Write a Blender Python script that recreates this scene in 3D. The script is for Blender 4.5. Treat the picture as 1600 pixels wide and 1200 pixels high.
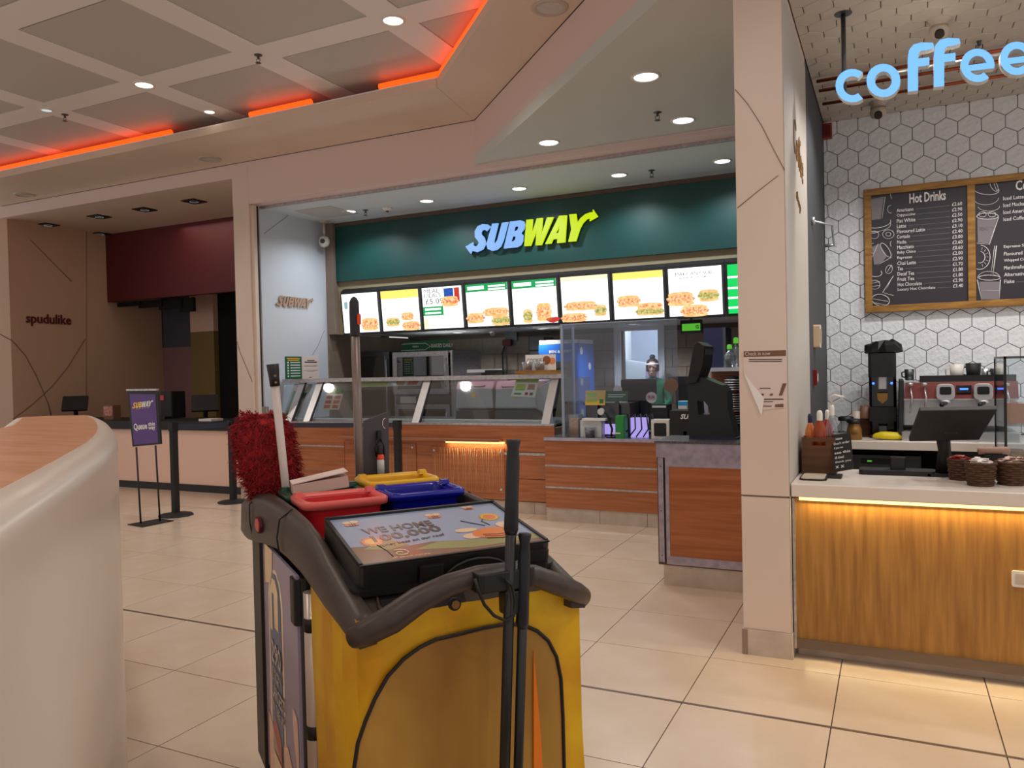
import bpy, bmesh, math, random
from mathutils import Vector as V, Matrix as Mx
random.seed(7)
for _o in list(bpy.data.objects): bpy.data.objects.remove(_o)
SC = bpy.context.scene
COL = SC.collection

# ------------------------------------------------------------------ camera, world, exposure, large lights
FPX, PIT, ROL, YAW, HC = 1222., .0170, -.0222, -.4520, 1.463
_cy, _sy, _cp, _sp, _cr, _sr = math.cos(YAW), math.sin(YAW), math.cos(PIT), math.sin(PIT), math.cos(ROL), math.sin(ROL)
CF = V((_sy*_cp, _cy*_cp, -_sp)); _r = V((_cy, -_sy, 0)); _u = _r.cross(CF)
CR = _cr*_r + _sr*_u; CU = -_sr*_r + _cr*_u
CC = V((0, 0, HC))
cam = bpy.data.objects.new('camera', bpy.data.cameras.new('camera')); COL.objects.link(cam)
cam.data.sensor_width = 36; cam.data.lens = 36*FPX/1600; cam.data.clip_start = .05; cam.data.clip_end = 100
_m = Mx((CR, CU, -CF)).transposed().to_4x4(); _m.translation = CC
cam.matrix_world = _m
SC.camera = cam
SC.view_settings.view_transform = 'Standard'; SC.view_settings.look = 'None'
SC.view_settings.gamma = 1; SC.view_settings.use_curve_mapping = False
SC.view_settings.exposure = 0.0
W = bpy.data.worlds.new('world'); SC.world = W; W.use_nodes = True
W.node_tree.nodes['Background'].inputs[0].default_value = (.80, .74, .70, 1)
W.node_tree.nodes['Background'].inputs[1].default_value = .84

def lin(c): return tuple((x/255/12.92 if x/255 <= .04045 else ((x/255+.055)/1.055)**2.4) for x in c)
def lamp(name, kind, loc, power, col=(1, 1, 1), size=.1, aim=None, spot=100, sizey=None, blend=.6):
    d = bpy.data.lights.new(name, kind); d.energy = power; d.color = col
    if kind == 'AREA':
        d.size = size
        if sizey: d.shape = 'RECTANGLE'; d.size_y = sizey
    else: d.shadow_soft_size = size
    if kind == 'SPOT': d.spot_size = math.radians(spot); d.spot_blend = blend
    o = bpy.data.objects.new(name, d); COL.objects.link(o); o.location = loc
    if aim is not None: o.rotation_euler = (V(aim)-V(loc)).to_track_quat('-Z', 'Y').to_euler()
    return o
WARM = (1, .89, .80); NEUT = (1, .97, .95); COOL = (.86, .93, 1)
# ceiling lights of the mall hall (in view and continuing behind the photographer)
for x in (-9.0, -6.22, -3.44, -.66, 2.1):
    for y in (5.12, 2.32, -.48, -3.3):
        if y > 4.3 and x > -3: continue
        lamp('hall_lamp', 'SPOT', (x, y, 4.12), 48, WARM, .07, (x, y, 0), 140)
for x, y in ((-1.556, 5.51), (-1.558, 6.63), (-2.8, 6.65)):
    lamp('soffit_lamp', 'SPOT', (x, y, 3.5), 30, NEUT, .06, (x, y, 0), 140)
for x in (-6.0, -4.88, -3.68, -2.53, -1.47):
    lamp('shop_lamp', 'SPOT', (x, 7.87, 3.44), 44, COOL, .06, (x, 7.87, 0), 150)
for x in (-5.46, -4.17, -2.92, -1.7):
    lamp('shop_lamp_low', 'SPOT', (x, 9.35, 2.0), 55, COOL, .05, (x, 9.4, 0), 150)
for x, y in ((.2, 4.75), (.9, 3.4), (.05, 5.5), (.75, 5.6), (1.5, 5.6)):
    lamp('cafe_lamp', 'SPOT', (x, y, 3.28), 36, (1, .96, .92), .05, (x, y, 0), 140)

lamp('left_unit_fill', 'AREA', (-9.2, 8.0, 3.78), 8, (1, .88, .78), 1.2, (-9.2, 8.0, 0))  # added fill without a fixture, brightens the dark left unit

# ------------------------------------------------------------------ points on real planes
def ray(px, py): return CF + CR*((px-800)/FPX) + CU*((600-py)/FPX)
def PY(px, py, y): d = ray(px, py); return CC + d*(y/d.y)
def PX(px, py, x): d = ray(px, py); return CC + d*(x/d.x)
def PZ(px, py, z): d = ray(px, py); return CC + d*((z-HC)/d.z)
def PN(px, py, n, p): d = ray(px, py); return CC + d*((V(p)-CC).dot(n)/d.dot(n))

# ------------------------------------------------------------------ materials
MATS = {}
def mat(name, rgb, rough=.5, metal=0, emit=0, noise=None, bump=None, alpha=None, rgb2=None, coat=0, spec=None, stretch=(1, 1, 1), detail=4):
    if name in MATS: return MATS[name]
    m = bpy.data.materials.new(name); m.use_nodes = True; nt = m.node_tree; N = nt.nodes; L = nt.links
    p = N['Principled BSDF']; c = lin(rgb)
    p.inputs['Base Color'].default_value = (*c, 1); p.inputs['Roughness'].default_value = rough; p.inputs['Metallic'].default_value = metal
    if coat: p.inputs['Coat Weight'].default_value = coat; p.inputs['Coat Roughness'].default_value = .08
    if spec is not None: p.inputs['Specular IOR Level'].default_value = spec
    if emit:
        p.inputs['Emission Color'].default_value = (*c, 1); p.inputs['Emission Strength'].default_value = emit
        p.inputs['Base Color'].default_value = (0, 0, 0, 1)
    if noise or bump:
        tc = N.new('ShaderNodeTexCoord'); mp = N.new('ShaderNodeMapping'); mp.inputs['Scale'].default_value = stretch
        L.new(tc.outputs['Object'], mp.inputs[0])
    if noise:
        nz = N.new('ShaderNodeTexNoise'); nz.inputs['Scale'].default_value = noise; nz.inputs['Detail'].default_value = detail
        L.new(mp.outputs[0], nz.inputs[0])
        cr = N.new('ShaderNodeValToRGB'); c2 = lin(rgb2) if rgb2 else tuple(x*.82 for x in c)
        cr.color_ramp.elements[0].color = (*c2, 1); cr.color_ramp.elements[1].color = (*c, 1)
        cr.color_ramp.elements[0].position = .35; cr.color_ramp.elements[1].position = .65
        L.new(nz.outputs[0], cr.inputs[0]); L.new(cr.outputs[0], p.inputs['Emission Color' if emit else 'Base Color'])
    if bump:
        nb = N.new('ShaderNodeTexNoise'); nb.inputs['Scale'].default_value = bump[0]
        L.new(mp.outputs[0], nb.inputs[0]); bp = N.new('ShaderNodeBump'); bp.inputs['Strength'].default_value = bump[1]; bp.inputs['Distance'].default_value = .02
        L.new(nb.outputs[0], bp.inputs['Height']); L.new(bp.outputs[0], p.inputs['Normal'])
    MATS[name] = m; return m
def glass(name, rgb=(235, 242, 245), refl=.08, rough=.03, dens=.0):
    if name in MATS: return MATS[name]
    m = bpy.data.materials.new(name); m.use_nodes = True; nt = m.node_tree; N = nt.nodes; L = nt.links
    N.remove(N['Principled BSDF']); out = N['Material Output']
    t = N.new('ShaderNodeBsdfTransparent'); t.inputs[0].default_value = (*lin(rgb), 1)
    g = N.new('ShaderNodeBsdfGlossy'); g.inputs['Roughness'].default_value = rough
    fr = N.new('ShaderNodeLayerWeight'); fr.inputs[0].default_value = .35
    ad = N.new('ShaderNodeMath'); ad.operation = 'MULTIPLY_ADD'; ad.inputs[1].default_value = .5; ad.inputs[2].default_value = refl
    mx = N.new('ShaderNodeMixShader'); L.new(fr.outputs['Facing'], ad.inputs[0]); L.new(ad.outputs[0], mx.inputs[0])
    L.new(t.outputs[0], mx.inputs[1]); L.new(g.outputs[0], mx.inputs[2])
    if dens:
        d = N.new('ShaderNodeBsdfDiffuse'); d.inputs[0].default_value = (*lin(rgb), 1); m2 = N.new('ShaderNodeMixShader'); m2.inputs[0].default_value = dens
        L.new(mx.outputs[0], m2.inputs[1]); L.new(d.outputs[0], m2.inputs[2]); L.new(m2.outputs[0], out.inputs[0])
    else: L.new(mx.outputs[0], out.inputs[0])
    MATS[name] = m; return m

mat('cream', (226, 207, 192), .55, noise=1.5, rgb2=(220, 200, 184))
mat('creamgroove', (150, 128, 112), .7)
mat('pinkfascia', (226, 202, 196), .6)
mat('soffitpaint', (228, 208, 188), .55, noise=.8, rgb2=(220, 198, 178))
mat('ceilband', (240, 234, 230), .45)
mat('ceilpanel', (206, 200, 194), .5, noise=260, rgb2=(190, 184, 178), detail=1)
mat('voidblack', (16, 14, 13), .9)
mat('lowceil', (205, 208, 204), .7)
mat('shopceil', (214, 222, 226), .7)
mat('whitewall', (205, 210, 218), .45)
mat('floortile', (218, 199, 178), .26, noise=3, rgb2=(210, 188, 164), bump=(60, .02))
mat('grout', (92, 68, 52), .8)
mat('strip', (120, 105, 92), .4, .6)
mat('stonebase', (205, 190, 176), .4, noise=9, rgb2=(190, 172, 156))
mat('shopgreen', (8, 68, 62), .45, noise=1, rgb2=(7, 60, 58))
mat('browntrim', (96, 70, 52), .5)
mat('beigewall', (148, 136, 108), .7)
mat('tilegrey', (138, 122, 106), .45, noise=4, rgb2=(128, 112, 98))
mat('tilegrout', (96, 86, 76), .8)
mat('shopwood', (184, 112, 66), .35, noise=2.2, rgb2=(160, 90, 48), stretch=(1, 1, 22), coat=.15)
mat('alu', (196, 190, 190), .35, .75, noise=30, rgb2=(170, 165, 168))
mat('lilacmetal', (190, 182, 200), .35, .6, noise=20, rgb2=(165, 158, 178))
mat('steel', (200, 200, 202), .32, .7)
mat('darksteel', (90, 92, 96), .35, .8)
mat('black', (14, 13, 14), .45)
mat('softblack', (24, 22, 22), .6, noise=20, rgb2=(16, 15, 15))
mat('glossblack', (8, 8, 10), .12)
mat('counterstone', (96, 98, 104), .25, noise=90, rgb2=(70, 72, 78))
mat('burgundy', (86, 12, 16), .6)
mat('spudpanel', (242, 202, 182), .5)
mat('darkwall', (134, 104, 86), .7)
mat('tanwall', (196, 160, 134), .6)
mat('olive', (140, 118, 70), .6)
mat('purplewall', (150, 112, 116), .7)
mat('bluewall', (84, 84, 100), .7)
mat('desktop', (222, 166, 130), .32, noise=5, rgb2=(204, 144, 106), stretch=(1, 6, 1), coat=.1)
mat('corian', (232, 220, 208), .27, coat=.12)
mat('oak', (178, 130, 62), .45, noise=3.5, rgb2=(146, 98, 42), stretch=(9, 1, .7), detail=9)
mat('hexwhite', (232, 234, 238), .16, bump=(30, .45))
mat('hexceil', (200, 188, 172), .4)
mat('hexgrout', (52, 50, 48), .9)
mat('greywall', (72, 72, 76), .7)
mat('panelside', (200, 192, 182), .5)
mat('boardwood', (172, 124, 52), .6, noise=6, rgb2=(128, 86, 30), stretch=(1, 1, 5))
mat('chalk', (48, 42, 50), .6)
mat('chalkink', (226, 222, 220), .8)
mat('chalkgrey', (130, 124, 128), .8)
mat('cartplastic', (66, 54, 48), .42, noise=40, rgb2=(58, 47, 42))
mat('cartblack', (22, 19, 18), .4)
mat('red', (214, 34, 44), .35)
mat('redrim', (224, 96, 88), .35)
mat('blue', (14, 22, 150), .22)
mat('yellowplastic', (226, 172, 8), .35)
mat('green', (14, 62, 42), .3)
mat('bagyellow', (238, 190, 16), .5, noise=7, rgb2=(220, 156, 6), bump=(9, .3))
mat('bagflap', (186, 138, 56), .5, noise=4, rgb2=(150, 102, 32), bump=(5, .6), stretch=(1, 1, .4))
mat('bagorange', (240, 126, 4), .5)
mat('piping', (24, 12, 8), .5)
mat('silverpole', (205, 190, 178), .3, .35)
mat('mopred', (172, 14, 26), .8, noise=60, rgb2=(110, 4, 14))
mat('polewhite', (206, 190, 184), .35)
mat('polegrey', (124, 110, 104), .35, .3)
mat('gripblack', (24, 26, 32), .45)
mat('orange', (226, 66, 20), .5)
mat('plategrey', (70, 64, 66), .5)
mat('kraft', (205, 176, 164), .7)
mat('kraftdark', (170, 136, 118), .7)
mat('paper', (240, 236, 232), .6)
mat('paperpink', (226, 206, 198), .6)
mat('ink', (48, 36, 34), .7)
mat('postergreen', (28, 96, 60), .6)
mat('green2', (40, 140, 60), .5)
mat('lime', (170, 200, 50), .5)
mat('artsky', (150, 166, 196), .4, coat=1)
mat('arthill', (150, 150, 90), .4, coat=1)
mat('artbrown', (132, 96, 70), .4, coat=1)
mat('artorange', (236, 130, 50), .3, coat=1)
mat('artyellow', (240, 186, 50), .3, coat=1)
mat('artcream', (240, 206, 170), .3, coat=1)
mat('icegrey', (150, 186, 198), .4)
mat('twig', (206, 168, 130), .5)
mat('artpink', (224, 150, 130), .3, coat=1)
mat('arttext', (58, 44, 46), .3, coat=1)
mat('artlilac', (176, 164, 190), .4)
mat('artblue', (110, 130, 170), .4)
mat('purple', (98, 62, 140), .4, noise=2, rgb2=(84, 52, 126))
mat('beltblue', (44, 50, 66), .6)
mat('navy', (30, 32, 70), .4)
mat('fridgeblue', (30, 100, 190), .4)
mat('skin', (205, 150, 122), .5)
mat('hair', (28, 20, 18), .6)
mat('uniform', (16, 90, 60), .7)
mat('tray', (210, 214, 214), .3)
mat('bread', (178, 108, 48), .6, noise=40, rgb2=(210, 150, 80))
mat('cookie', (150, 92, 48), .7)
mat('pink', (206, 150, 160), .3)
mat('basketbrown', (92, 58, 34), .7, noise=60, rgb2=(62, 36, 20))
mat('sachet', (206, 160, 140), .6, noise=60, rgb2=(170, 60, 50))
mat('crate', (96, 58, 28), .6, noise=4, rgb2=(74, 42, 18), stretch=(1, 1, 8))
mat('amber', (150, 60, 20), .15)
mat('banana', (222, 200, 20), .5)
mat('cup', (120, 84, 62), .6)
mat('rosesteel', (130, 70, 66), .25, .6)
mat('copper', (196, 104, 74), .25, .9)
mat('gold', (150, 110, 56), .4, .5)
mat('bronzeface', (172, 140, 118), .4)
mat('alarmred', (130, 6, 14), .4)
mat('whiteplastic', (226, 222, 214), .4)
mat('camwhite', (190, 176, 160), .4)
mat('bluetext', (40, 160, 220), .5)
mat('redsauce', (190, 30, 24), .3)
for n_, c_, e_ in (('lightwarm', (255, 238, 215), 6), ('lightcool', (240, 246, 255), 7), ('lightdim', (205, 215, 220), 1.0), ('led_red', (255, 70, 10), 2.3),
                   ('led_amber', (255, 214, 130), 2.2), ('sign_blue', (140, 186, 250), 1.0), ('sign_yellow', (200, 226, 0), 1.05), ('coffee_blue', (122, 188, 255), 1.2),
                   ('scrwhite', (255, 255, 255), 1.7), ('scrcream', (255, 246, 190), 1.4), ('scryellow', (255, 228, 110), 1.25), ('scrgreen', (20, 170, 90), 1.0), ('scrbright', (0, 214, 96), 1.1),
                   ('scrink', (70, 90, 90), .7), ('scrred', (214, 60, 50), .9), ('scrblue', (30, 90, 190), .9), ('ledblue', (60, 110, 255), 3), ('glowgreen', (90, 190, 50), .8), ('tealite', (170, 214, 226), .75), ('lilacglow', (190, 170, 255), .8)):
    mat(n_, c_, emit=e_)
mat('scrfood', (255, 226, 168), emit=1.15, noise=42, rgb2=(224, 110, 56), detail=5)
mat('scrbun', (252, 214, 150), emit=1.15, noise=18, rgb2=(240, 180, 104))
mat('scrfood2', (236, 226, 150), emit=1.0, noise=44, rgb2=(150, 140, 50), detail=5)
glass('clear'); glass('shade', (150, 155, 158), .12); glass('acrylic', (232, 238, 248), .03, .05, .012); glass('acryedge', (190, 200, 215), .15, .1, .45)
glass('smoke', (90, 92, 98), .12)
glass('bottleglass', (220, 225, 230), .12, .05, .1)

# ------------------------------------------------------------------ mesh builder
WM = {}
def wm(o): return WM.get(o, Mx.Identity(4)) if o is not None else Mx.Identity(4)
class MB:
    def __init__(s): s.v = []; s.f = []; s.m = []; s.mats = []; s.sm = []
    def mi(s, m):
        if m not in s.mats: s.mats.append(m)
        return s.mats.index(m)
    def add(s, vs, fs, m, smooth=False):
        b = len(s.v); s.v += [V(v) for v in vs]; i = s.mi(m)
        for f in fs: s.f.append([b+k for k in f]); s.m.append(i); s.sm.append(smooth)
        return s
    def box(s, a, b, m, M=None):
        x0, y0, z0 = a; x1, y1, z1 = b
        vs = [V((x, y, z)) for x in (x0, x1) for y in (y0, y1) for z in (z0, z1)]
        if M is not None: vs = [M @ v for v in vs]
        return s.add(vs, [(0, 1, 3, 2), (4, 6, 7, 5), (0, 4, 5, 1), (2, 3, 7, 6), (0, 2, 6, 4), (1, 5, 7, 3)], m)
    def rbox(s, a, b, m, r=.01, M=None, ax=2, n=3):
        """box with rounded edges along axis ax"""
        o = [i for i in range(3) if i != ax]; pl = []
        for cx, cy, st in ((b[o[0]]-r, b[o[1]]-r, 0), (a[o[0]]+r, b[o[1]]-r, 1), (a[o[0]]+r, a[o[1]]+r, 2), (b[o[0]]-r, a[o[1]]+r, 3)):
            for k in range(n+1):
                t = (st+k/n)*math.pi/2; pl.append((cx+r*math.cos(t), cy+r*math.sin(t)))
        def mk(p, h):
            q = [0, 0, 0]; q[o[0]], q[o[1]] = p; q[ax] = h; return V(q)
        return s.prism3([mk(p, a[ax]) for p in pl], [mk(p, b[ax]) for p in pl], m, M)
    def prism3(s, A, B, m, M=None, smooth=False, caps=True):
        n = len(A); vs = [V(v) for v in A]+[V(v) for v in B]
        if M is not None: vs = [M @ v for v in vs]
        fs = [(i, (i+1) % n, n+(i+1) % n, n+i) for i in range(n)]
        s.add(vs, fs, m, smooth)
        if caps: b = len(s.v)-2*n; i = s.mi(m); s.f += [[b+k for k in reversed(range(n))], [b+n+k for k in range(n)]]; s.m += [i, i]; s.sm += [False, False]
        return s
    def extr(s, pts, d, m, M=None): return s.prism3(pts, [V(p)+V(d) for p in pts], m, M)
    def poly(s, pts, m): return s.add(pts, [tuple(range(len(pts)))], m)
    def cyl(s, p, q, r, m, r2=None, n=16, smooth=True, caps=True):
        p, q = V(p), V(q); r2 = r if r2 is None else r2; d = (q-p).normalized()
        a = d.orthogonal().normalized(); b = d.cross(a)
        A = [p+(a*math.cos(t)+b*math.sin(t))*r for t in [2*math.pi*k/n for k in range(n)]]
        B = [q+(a*math.cos(t)+b*math.sin(t))*r2 for t in [2*math.pi*k/n for k in range(n)]]
        return s.prism3(A, B, m, smooth=smooth, caps=caps)
    def lathe(s, c, prof, m, n=20, M=None, sx=1, sy=1):
        c = V(c); vs = []; fs = []
        for r, z in prof:
            for k in range(n): t = 2*math.pi*k/n; vs.append(c+V((r*math.cos(t)*sx, r*math.sin(t)*sy, z)))
        if M is not None: vs = [M @ v for v in vs]
        for i in range(len(prof)-1):
            for k in range(n): fs.append((i*n+k, i*n+(k+1) % n, (i+1)*n+(k+1) % n, (i+1)*n+k))
        return s.add(vs, fs, m, True)
    def tube(s, pts, r, m, n=8, up=None, ry=None):
        """swept ellipse; r may be a list"""
        P = [V(p) for p in pts]; vs = []; fs = []; a = None
        for i, p in enumerate(P):
            d = (P[min(i+1, len(P)-1)]-P[max(i-1, 0)]).normalized()
            if up is not None: a = (V(up)-d*V(up).dot(d)).normalized()
            elif a is None: a = d.orthogonal().normalized()
            else: a = (a-d*a.dot(d)).normalized()
            b = d.cross(a); ra = r[i] if isinstance(r, (list, tuple)) else r; rb = (ry[i] if isinstance(ry, (list, tuple)) else ry) if ry else ra
            for k in range(n): t = 2*math.pi*k/n; vs.append(p+a*math.cos(t)*ra+b*math.sin(t)*rb)
        for i in range(len(P)-1):
            for k in range(n): fs.append((i*n+k, i*n+(k+1) % n, (i+1)*n+(k+1) % n, (i+1)*n+k))
        L = (len(P)-1)*n; fs += [tuple(reversed(range(n))), tuple(L+k for k in range(n))]
        return s.add(vs, fs, m, True)
    def loft(s, rings, m, smooth=False, caps=True, closed=True):
        n = len(rings[0]); vs = [V(p) for r in rings for p in r]; fs = []
        for i in range(len(rings)-1):
            for k in range(n if closed else n-1): fs.append((i*n+k, i*n+(k+1) % n, (i+1)*n+(k+1) % n, (i+1)*n+k))
        s.add(vs, fs, m, smooth)
        if caps:
            L = (len(rings)-1)*n; b = len(s.v)-len(vs); i = s.mi(m)
            s.f += [[b+k for k in reversed(range(n))], [b+L+k for k in range(n)]]; s.m += [i, i]; s.sm += [False, False]
        return s
    def text(s, t, o, xd, yd, h, m, w=None, ext=.0006, bold=0, shear=0, align='L', spacing=1):
        c = bpy.data.curves.new('t', 'FONT'); c.body = t; c.offset = bold; c.shear = shear; c.extrude = .5; c.resolution_u = 2; c.space_character = spacing
        ob = bpy.data.objects.new('t', c); COL.objects.link(ob); dg = bpy.context.evaluated_depsgraph_get()
        me = bpy.data.meshes.new_from_object(ob.evaluated_get(dg)); bpy.data.objects.remove(ob); bpy.data.curves.remove(c)
        if not me.vertices: return s
        xs = [v.co.x for v in me.vertices]; ys = [v.co.y for v in me.vertices]; x0, x1, y0, y1 = min(xs), max(xs), min(ys), max(ys)
        sy = h/(y1-y0); sx = (w/(x1-x0)) if w else sy; xd = V(xd).normalized(); yd = V(yd).normalized(); zd = xd.cross(yd); o = V(o)
        ow = (x1-x0)*sx; off = {'L': 0, 'C': -ow/2, 'R': -ow}[align]
        vs = [o+xd*((v.co.x-x0)*sx+off)+yd*((v.co.y-y0)*sy)+zd*((v.co.z+.5)*ext) for v in me.vertices]
        s.add(vs, [tuple(p.vertices) for p in me.polygons], m); bpy.data.meshes.remove(me); return s
    def shape(s, polys, fn, ext, m):
        """filled 2D outlines (with holes) mapped by fn(x,y,z)"""
        c = bpy.data.curves.new('t', 'CURVE'); c.dimensions = '2D'; c.fill_mode = 'BOTH'; c.extrude = .5
        for pl in polys:
            sp = c.splines.new('POLY'); sp.points.add(len(pl)-1); sp.use_cyclic_u = True
            for q, p in zip(sp.points, pl): q.co = (p[0], p[1], 0, 1)
        ob = bpy.data.objects.new('t', c); COL.objects.link(ob); dg = bpy.context.evaluated_depsgraph_get()
        me = bpy.data.meshes.new_from_object(ob.evaluated_get(dg)); bpy.data.objects.remove(ob); bpy.data.curves.remove(c)
        s.add([fn(v.co.x, v.co.y, (v.co.z+.5)*ext) for v in me.vertices], [tuple(p.vertices) for p in me.polygons], m); bpy.data.meshes.remove(me); return s
    def build(s, name, parent=None, local=False, bevel=0, label=None, kind=None, sub=0):
        me = bpy.data.meshes.new(name); vs = s.v
        if not local and parent is not None: iv = wm(parent).inverted(); vs = [iv @ v for v in vs]
        me.from_pydata([tuple(v) for v in vs], [], s.f)
        for k in s.mats: me.materials.append(MATS[k])
        me.polygons.foreach_set('material_index', s.m); me.polygons.foreach_set('use_smooth', s.sm)
        bm = bmesh.new(); bm.from_mesh(me); bmesh.ops.recalc_face_normals(bm, faces=bm.faces)
        if bevel: bmesh.ops.bevel(bm, geom=[e for e in bm.edges if len(e.link_faces) == 2 and e.calc_face_angle(0) > .6], offset=bevel, segments=2, affect='EDGES', profile=.6)
        bm.to_mesh(me); bm.free(); me.update()
        o = bpy.data.objects.new(name, me); COL.objects.link(o)
        if parent is not None: o.parent = parent; WM[o] = wm(parent)
        else: WM[o] = Mx.Identity(4)
        if label: o['label'] = label
        if kind: o['kind'] = kind
        if sub: md = o.modifiers.new('s', 'SUBSURF'); md.levels = md.render_levels = sub
        return o
def tag(o, label, cat, group=None):
    o['label'] = label; o['category'] = cat
    if group: o['group'] = group
    return o
def thing(name, label, cat, loc, rz=0, group=None):
    o = bpy.data.objects.new(name, None); COL.objects.link(o); o.location = loc; o.rotation_euler = (0, 0, rz); o.empty_display_size = .05
    WM[o] = Mx.Translation(V(loc)) @ Mx.Rotation(rz, 4, 'Z'); return tag(o, label, cat, group)
def struct(name, mb, **k): return mb.build(name, kind='structure', **k)
def copy_tree(o, dloc, parent=None, label=None):
    c = o.copy(); COL.objects.link(c)
    if parent is None: c.location = V(o.location)+V(dloc)
    else: c.parent = parent
    if label: c['label'] = label
    for ch in [x for x in bpy.data.objects if x.parent == o]: copy_tree(ch, (0, 0, 0), c)
    return c
X, Y, Z = V((1, 0, 0)), V((0, 1, 0)), V((0, 0, 1))
def bpx(x0, y0, x1, y1, yy, d):
    """box whose front face on the plane y=yy covers these picture bounds; gives min and max corners"""
    xm, ym = (x0+x1)/2, (y0+y1)/2
    return V((PY(x0, ym, yy).x, yy, PY(xm, y1, yy).z)), V((PY(x1, ym, yy).x, yy+d, PY(xm, y0, yy).z))

# ------------------------------------------------------------------ floor
fl = struct('floor', MB().box((-13, -4, -.1), (3, 10.5, -.006), 'grout'))
mtile = MB().rbox((0, 0, -.006), (.597, .595, 0), 'floortile', .002, n=1).build('tile', fl)
rows = [(3.35-.6*k, .6) for k in range(1, 6)]+[(3.366, .57)]+[(3.936+.6*k, .6) for k in range(0, 6)]
first = True; cnt = 0
for c in range(-13, 7):
    for y0, h in rows:
        x0 = -2.043+.602*c
        p = V((x0+.3, y0+.3, 0))-CC; dpt = p.dot(CF)
        if dpt < .6: continue
        sx = 800+FPX*p.dot(CR)/dpt
        if sx < -400 or sx > 2300: continue
        if y0 > 6.8 and x0 > -4.2 and x0 < -.9: pass
        t = mtile if first else mtile.copy()
        if not first: COL.objects.link(t)
        first = False; t.location = (x0+.0025, y0+.0025, 0); t.scale = (1, h/.6, 1); cnt += 1
MB().box((-13, 3.350, -.006), (3, 3.357, .0005), 'strip').box((-13, 3.3585, -.006), (3, 3.366, .0005), 'strip').build('movement_joint', fl)

# ------------------------------------------------------------------ hall ceiling: bands with recessed panels
ce = MB(); xs = [-3.44-1.39*k for k in range(-4, 7)]; ys = [5.12-1.4*k for k in range(-1, 6)]
ce.box((-13, -4, 4.27), (3, 7.2, 4.3), 'voidblack')
for x in xs: ce.box((x-.14, -4, 4.2), (x+.14, 7.2, 4.235), 'ceilband')
xs2 = sorted(xs)
for y in ys:
    for i in range(len(xs2)-1): ce.box((xs2[i]+.1405, y-.14, 4.2), (xs2[i+1]-.1405, y+.14, 4.235), 'ceilband')
ceo = struct('ceiling', ce)
pan = MB().rbox((-.549, -.549, 0), (.549, .549, .02), 'ceilpanel', .004, n=1).build('panel', ceo)
first = True
for i in range(len(xs2)-1):
    for y in ys[:-1]:
        t = pan if first else pan.copy()
        if not first: COL.objects.link(t)
        first = False; t.location = ((xs2[i]+xs2[i+1])/2+.002, y-.7+.003, 4.204); t.rotation_euler = (random.uniform(-.002, .002), random.uniform(-.002, .002), 0)
# bulkhead soffit ring with a light trough on its inner edge
sf = MB()
inner = [(-13, 6.03), (-3.61, 6.03), (.3, 2.12)]; outer = [(-13, 7.0), (-3.75, 7.0), (-.70, 3.95), (.3, 2.95)]
sf.extr([V((x, y, 4.0)) for x, y in ((-13, 6.03), (-3.61, 6.03), (-3.75, 7.0), (-13, 7.0))], (0, 0, .075), 'soffitpaint')
sf.extr([V((x, y, 4.0)) for x, y in ((-3.607, 6.03), (.8, 1.62), (1.49, 1.76), (-3.747, 6.998))], (0, 0, .075), 'soffitpaint')
sfo = struct('ceiling_bulkhead', sf)
MB().box((-13, 6.03, 4.076), (-3.61, 6.045, 4.088), 'ceilband').build('trough_lip', sfo)
fa = MB()
fa.box((-13, 7.0, 3.83), (-6.8, 7.1, 4.3), 'pinkfascia')
fa.box((-6.8, 7.0, 3.5), (-3.75, 7.1, 4.3), 'pinkfascia')
fa.box((-7.052, 6.998, 3.5), (-6.8, 7.0, 3.999), 'pinkfascia')
fa.extr([V((-3.75, 7.0, 3.55)), V((-.7, 3.95, 3.55)), V((-.63, 4.02, 3.55)), V((-3.68, 7.07, 3.55))], (0, 0, .75), 'pinkfascia')
struct('wall_bulkhead', fa)
# seam line under the fascia
sm = MB(); sm.box((-11.5, 6.995, 3.995), (-3.75, 6.9995, 4.0), 'ink')
sm.extr([V((-3.752, 6.995, 3.995)), V((-.7, 3.943, 3.995)), V((-.697, 3.947, 3.995)), V((-3.75, 6.9995, 3.995))], (0, 0, .005), 'ink')
struct('trim_1', sm)
# dropped ceiling before the shop
lc = MB(); lc.extr([V((-3.755, 6.999, 3.547)), V((-.703, 3.947, 3.547)), V((-.46, 3.947, 3.547)), V((-.46, 6.999, 3.547))], (0, 0, .1), 'lowceil')
struct('ceiling_dropped', lc)
bm_ = MB(); bm_.box((-6.8, 7.1, 3.5), (-.69, 7.17, 3.56), 'pinkfascia').box((-3.75, 7.0, 3.497), (-.69, 7.1, 3.547), 'pinkfascia').box((-6.8, 7.17, 3.47), (-.69, 7.2, 3.56), 'alu')
struct('trim_2', bm_)
# red light trough
def led(name, a, b, label):
    a, b = V(a), V(b); r = thing(name, label, 'light', a, 0, 'red cove lights')
    d = (b-a).normalized(); n = V((-d.y, d.x, 0))
    MB().tube([a+V((0, 0, .052)), b+V((0, 0, .052))], .034, 'led_red', 8).build('tube', r)
    q = MB(); k = 0
    q.extr([a+n*.04, b+n*.04, b+n*.055, a+n*.055], (0, 0, .05), 'redrim').build('holder', r)
led('red_cove_light', (-13, 6.085, 4.077), (-7.0, 6.085, 4.077), 'long red glowing cove light along the left end of the ceiling trough')
led('red_cove_light', (-5.85, 6.085, 4.077), (-5.07, 6.085, 4.077), 'shortest red glowing cove light between two dark stretches of the trough')
led('red_cove_light', (-4.25, 6.085, 4.077), (-3.62, 6.085, 4.077), 'red glowing cove light just left of the bend in the ceiling trough')
led('red_cove_light', (-3.57, 6.06, 4.077), (-.2, 2.69, 4.077), 'red glowing cove light running diagonally away from the bend')

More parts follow.
